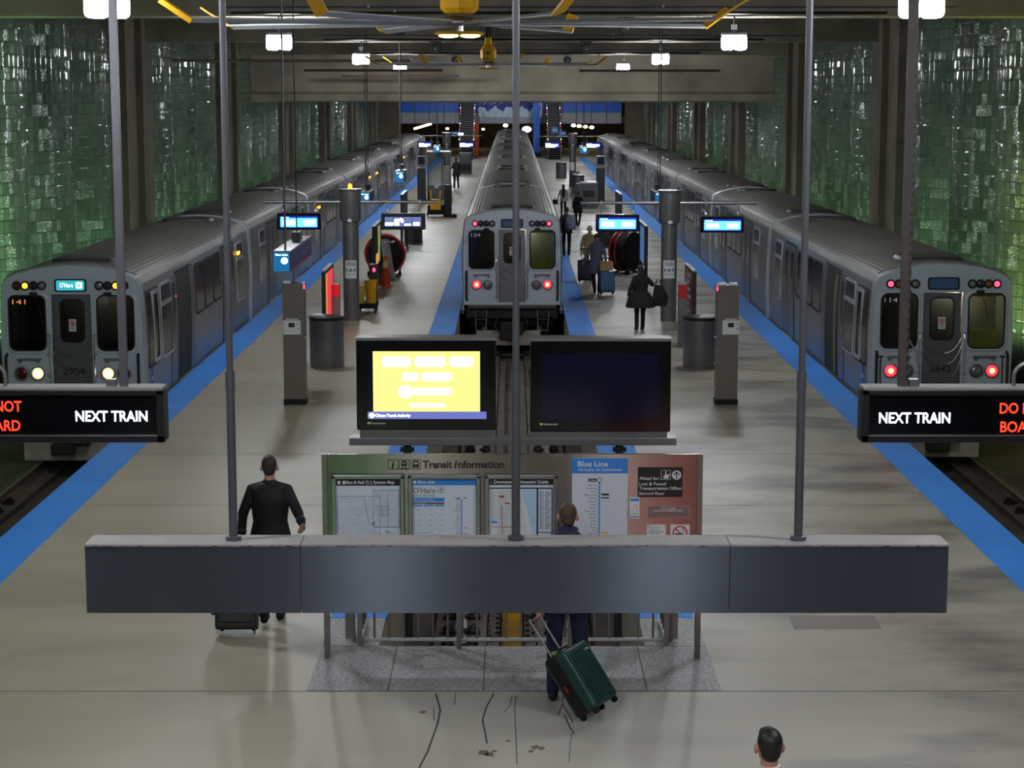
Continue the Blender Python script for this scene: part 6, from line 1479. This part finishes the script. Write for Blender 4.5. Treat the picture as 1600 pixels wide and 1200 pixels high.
wm = Vector((P(370, 993, 20.05)[0], 20.05, 0)); hd = Vector((cx + (lw[0] - .03) * k, MY + (lw[1] - .04) * k, (lw[2] - .1) * k)); ax = hd - wm; ln = ax.length; ax.normalize()
wd = Vector((1, 0, 0)); wd = (wd - ax * wd.dot(ax)).normalized(); nr = ax.cross(wd)
bs = suitcase('trolley_case', 'black trolley case rolling behind the suited man on the left', basis(wm, wd, nr, ax), .44, .26, .50, 'case_black', max(ln - .58, .2), lift=.05, four=False, cat='suitcase')
low = min((bs.matrix_world @ Vector(p)).z for p in ((-.17, .08, 0), (.17, .08, 0), (.22, .13, .05), (.22, -.13, .05))); bs.location.z -= low - .004
m = MB().box(-.20, .20, -.15, -.135, .0, .03); m.build('skid_bar', 'steel', bs); MB().box(-.27, -.22, -.05, .05, .2, .34).build('blue_pouch', 'rubber_blue', bs, bevel=.01)
m = MB().box(-.18, .18, -.155, -.13, .12, .45); m.build('front_pocket', 'case_black', bs, bevel=.012)
# --- man in the lower right corner, head and collar
zt = 1.78; Y = 12.15
for _ in range(20):
    Y += (P(1198, 1139, Y)[1] - zt) * 2.0
person('man with short dark hair, white collar and black jacket at the lower right edge', (P(1203, 1170, Y)[0], Y, 0), .14, zt, dict(head=(0, .02, 1.635)), 'suit', 'suit', hair='hair_dark', voxel=.0085, collar='shirt')
# --- people farther along the right platform
zt = P(1000, 414, 47.1)[1]
person('person in a wide flapping black coat walking on the right platform', (P(1000, 515, 47.1)[0], 47.1, 0), .15, zt, dict(lel=(-.27, -.06, 1.16), lwr=(-.33, -.02, .95), lhd=(-.34, .0, .86), rel=(.33, .0, 1.22), rwr=(.32, .12, 1.22), rhd=(.28, .2, 1.24), lank=(-.10, -.04, .1), rank=(.09, .08, .09), lknee=(-.09, .02, .5), rknee=(.09, .06, .5)), 'cloth_black', 'cloth_black', hair='hair_dark', voxel=.014, coat=(.62, .17, -.03), hood=True, build=1.15)
bgx = thing('tote_bag', 'big black bag held out at the side of the black-coated person', 'bag', (P(1026, 470, 47.0)[0] + .10, 47.05, .72)); m = MB(); m.loft([(0, 0, -.12, .14, .1), (0, 0, .1, .19, .12), (-.06, 0, .38, .10, .07)], 16, power=3); m.build('bag_body', 'cloth_black', bgx, smooth=True); m = MB(); m.tube([(-.12, 0, .38), (-.10, 0, .52), (-.02, 0, .50), (.02, 0, .36)], .014, 6); m.build('strap', 'cloth_black', bgx)
person('person in grey hooded coat and cap between a black and a blue suitcase', (P(932, 458, 56.0)[0], 56.0, 0), -.1, P(932, 365, 56)[1], dict(lel=(-.28, -.06, 1.16), lwr=(-.38, -.02, .94), lhd=(-.41, .0, .85), rel=(.25, -.06, 1.14), rwr=(.27, -.16, .9), rhd=(.28, -.2, .82), rank=(.08, -.1, .1), lank=(-.06, .1, .09)), 'cloth_grey', 'cloth_black', hair=None, cap='cloth_char', voxel=.014, coat=(.58, .05), hood=True)
person('person with white hair in tan jacket walking ahead of the grey-coated one', (P(921, 440, 60.0)[0], 60.0, 0), 0, P(921, 352, 60)[1], dict(lank=(-.08, .1, .09), rank=(.08, -.08, .09), lel=(-.26, -.03, 1.15), lwr=(-.27, -.06, .9), lhd=(-.27, -.08, .8)), 'cloth_tan', 'cloth_black', hair='hair_white', voxel=.014, build=1.1)
E3 = lambda x, y, rz, tilt=0: Matrix.Translation((x, y, 0)) @ Matrix.Rotation(rz, 4, 'Z') @ Matrix.Rotation(tilt, 4, 'X')
suitcase('suitcase', 'charcoal suitcase pulled by the person in the tan jacket', E3(P(914, 443, 58.9)[0], 58.95, .05, -.2), .42, .26, .62, 'case_grey', .35).location.z = .03
suitcase('suitcase', 'blue suitcase with a paper bag on top, towed by the grey-coated person', E3(P(949, 462, 55.3)[0], 55.4, .1, -.2), .42, .28, .58, 'case_blue', .4).location.z = .03
pb = thing('paper_bag', 'brown paper bag resting on top of the blue suitcase', 'bag', (P(947, 430, 55.5)[0], 55.40, .71), .15); m = MB(); m.loft([(0, 0, 0, .19, .10), (0, 0, .2, .20, .09), (0, 0, .26, .19, .05)], 16, power=5); m.build('bag_body', 'paperbag', pb); m = MB(); m.tube([(-.07, 0, .25), (-.05, 0, .34), (.05, 0, .34), (.07, 0, .25)], .008, 6); m.build('bag_handle', 'paperbag', pb)
zt = P(885, 323, 69)[1]
person('person in dark clothes with a grey backpack beside the middle train', (1.93, 69.0, 0), 0, zt, dict(lank=(-.09, -.08, .09), rank=(.09, .1, .09), rel=(.24, .05, 1.15), rwr=(.22, .2, 1.05), rhd=(.22, .28, 1.03)), 'cloth_char', 'cloth_black', hair='hair_dark', voxel=.016, build=1.1)
bp = thing('backpack', 'rounded grey backpack worn by the person beside the middle train', 'backpack', (2.06, 68.66, 0), 0); m = MB(); m.loft([(0, 0, .95, .17, .10), (0, -.04, 1.1, .20, .14), (0, -.02, 1.35, .18, .12), (0, 0, 1.48, .10, .07)], 18, power=2.6); m.build('pack', 'bag_grey', bp, smooth=True); m = MB(); m.loft([(0, -.16, 1.0, .12, .05), (0, -.17, 1.2, .12, .05), (0, -.14, 1.26, .08, .03)], 14); m.build('front_pocket', 'bag_grey', bp, smooth=True)
for s in (-1, 1): m = MB(); m.tube([(s * .11, .06, 1.42), (s * .12, .14, 1.46), (s * .13, .30, 1.40)], .02, 6); m.build('strap', 'cloth_char', bp)
person('slim person all in black walking farther up the right platform', (2.87, 84.8, 0), 0, P(903, 299, 84.8)[1], dict(lank=(-.06, -.14, .1), rank=(.05, .12, .09), rel=(.28, -.04, 1.15), rwr=(.38, -.02, .95), rhd=(.4, 0, .88)), 'cloth_black', 'cloth_black', hair='hair_dark', voxel=.018, coat=(.66, .06))
pt, _ = person('person in pale open jacket walking towards the camera beside the middle train', (2.42, 92.0, 0), PI, P(882, 288, 92)[1], dict(rel=(.26, 0, 1.15), rwr=(.3, .05, .92), rhd=(.31, .08, .84)), 'cloth_pale', 'cloth_black', hair='hair_dark', voxel=.018)
MB().loft([(0, .135, .86, .06, .02), (0, .15, 1.2, .07, .02), (0, .12, 1.42, .05, .02)], 12).build('dark_shirt', 'cloth_black', pt, smooth=True)
hb = thing('handbag', 'small black handbag carried by the person in the pale jacket', 'bag', (2.03, 91.9, .66)); MB().loft([(0, 0, -.12, .13, .07), (0, 0, .1, .11, .05)], 12, power=4).build('bag_body', 'cloth_black', hb); m = MB(); m.tube([(-.07, 0, .1), (0, 0, .24), (.07, 0, .1)], .012, 6); m.build('strap', 'cloth_black', hb)
person('person in dark coat and black leggings standing far down the left platform', (P(713, 293, 119)[0], 119.0, 0), .2, P(713, 246, 119)[1], dict(lel=(-.23, .05, 1.15), lwr=(-.12, .2, 1.15), lhd=(-.05, .24, 1.18), rel=(.25, .04, 1.15), rwr=(.25, .22, 1.12), rhd=(.24, .3, 1.12), lank=(-.12, 0, .09), rank=(.12, 0, .09)), 'cloth_char', 'cloth_black', hair='hair_dark', voxel=.02, coat=(.68, .05), hood=True)
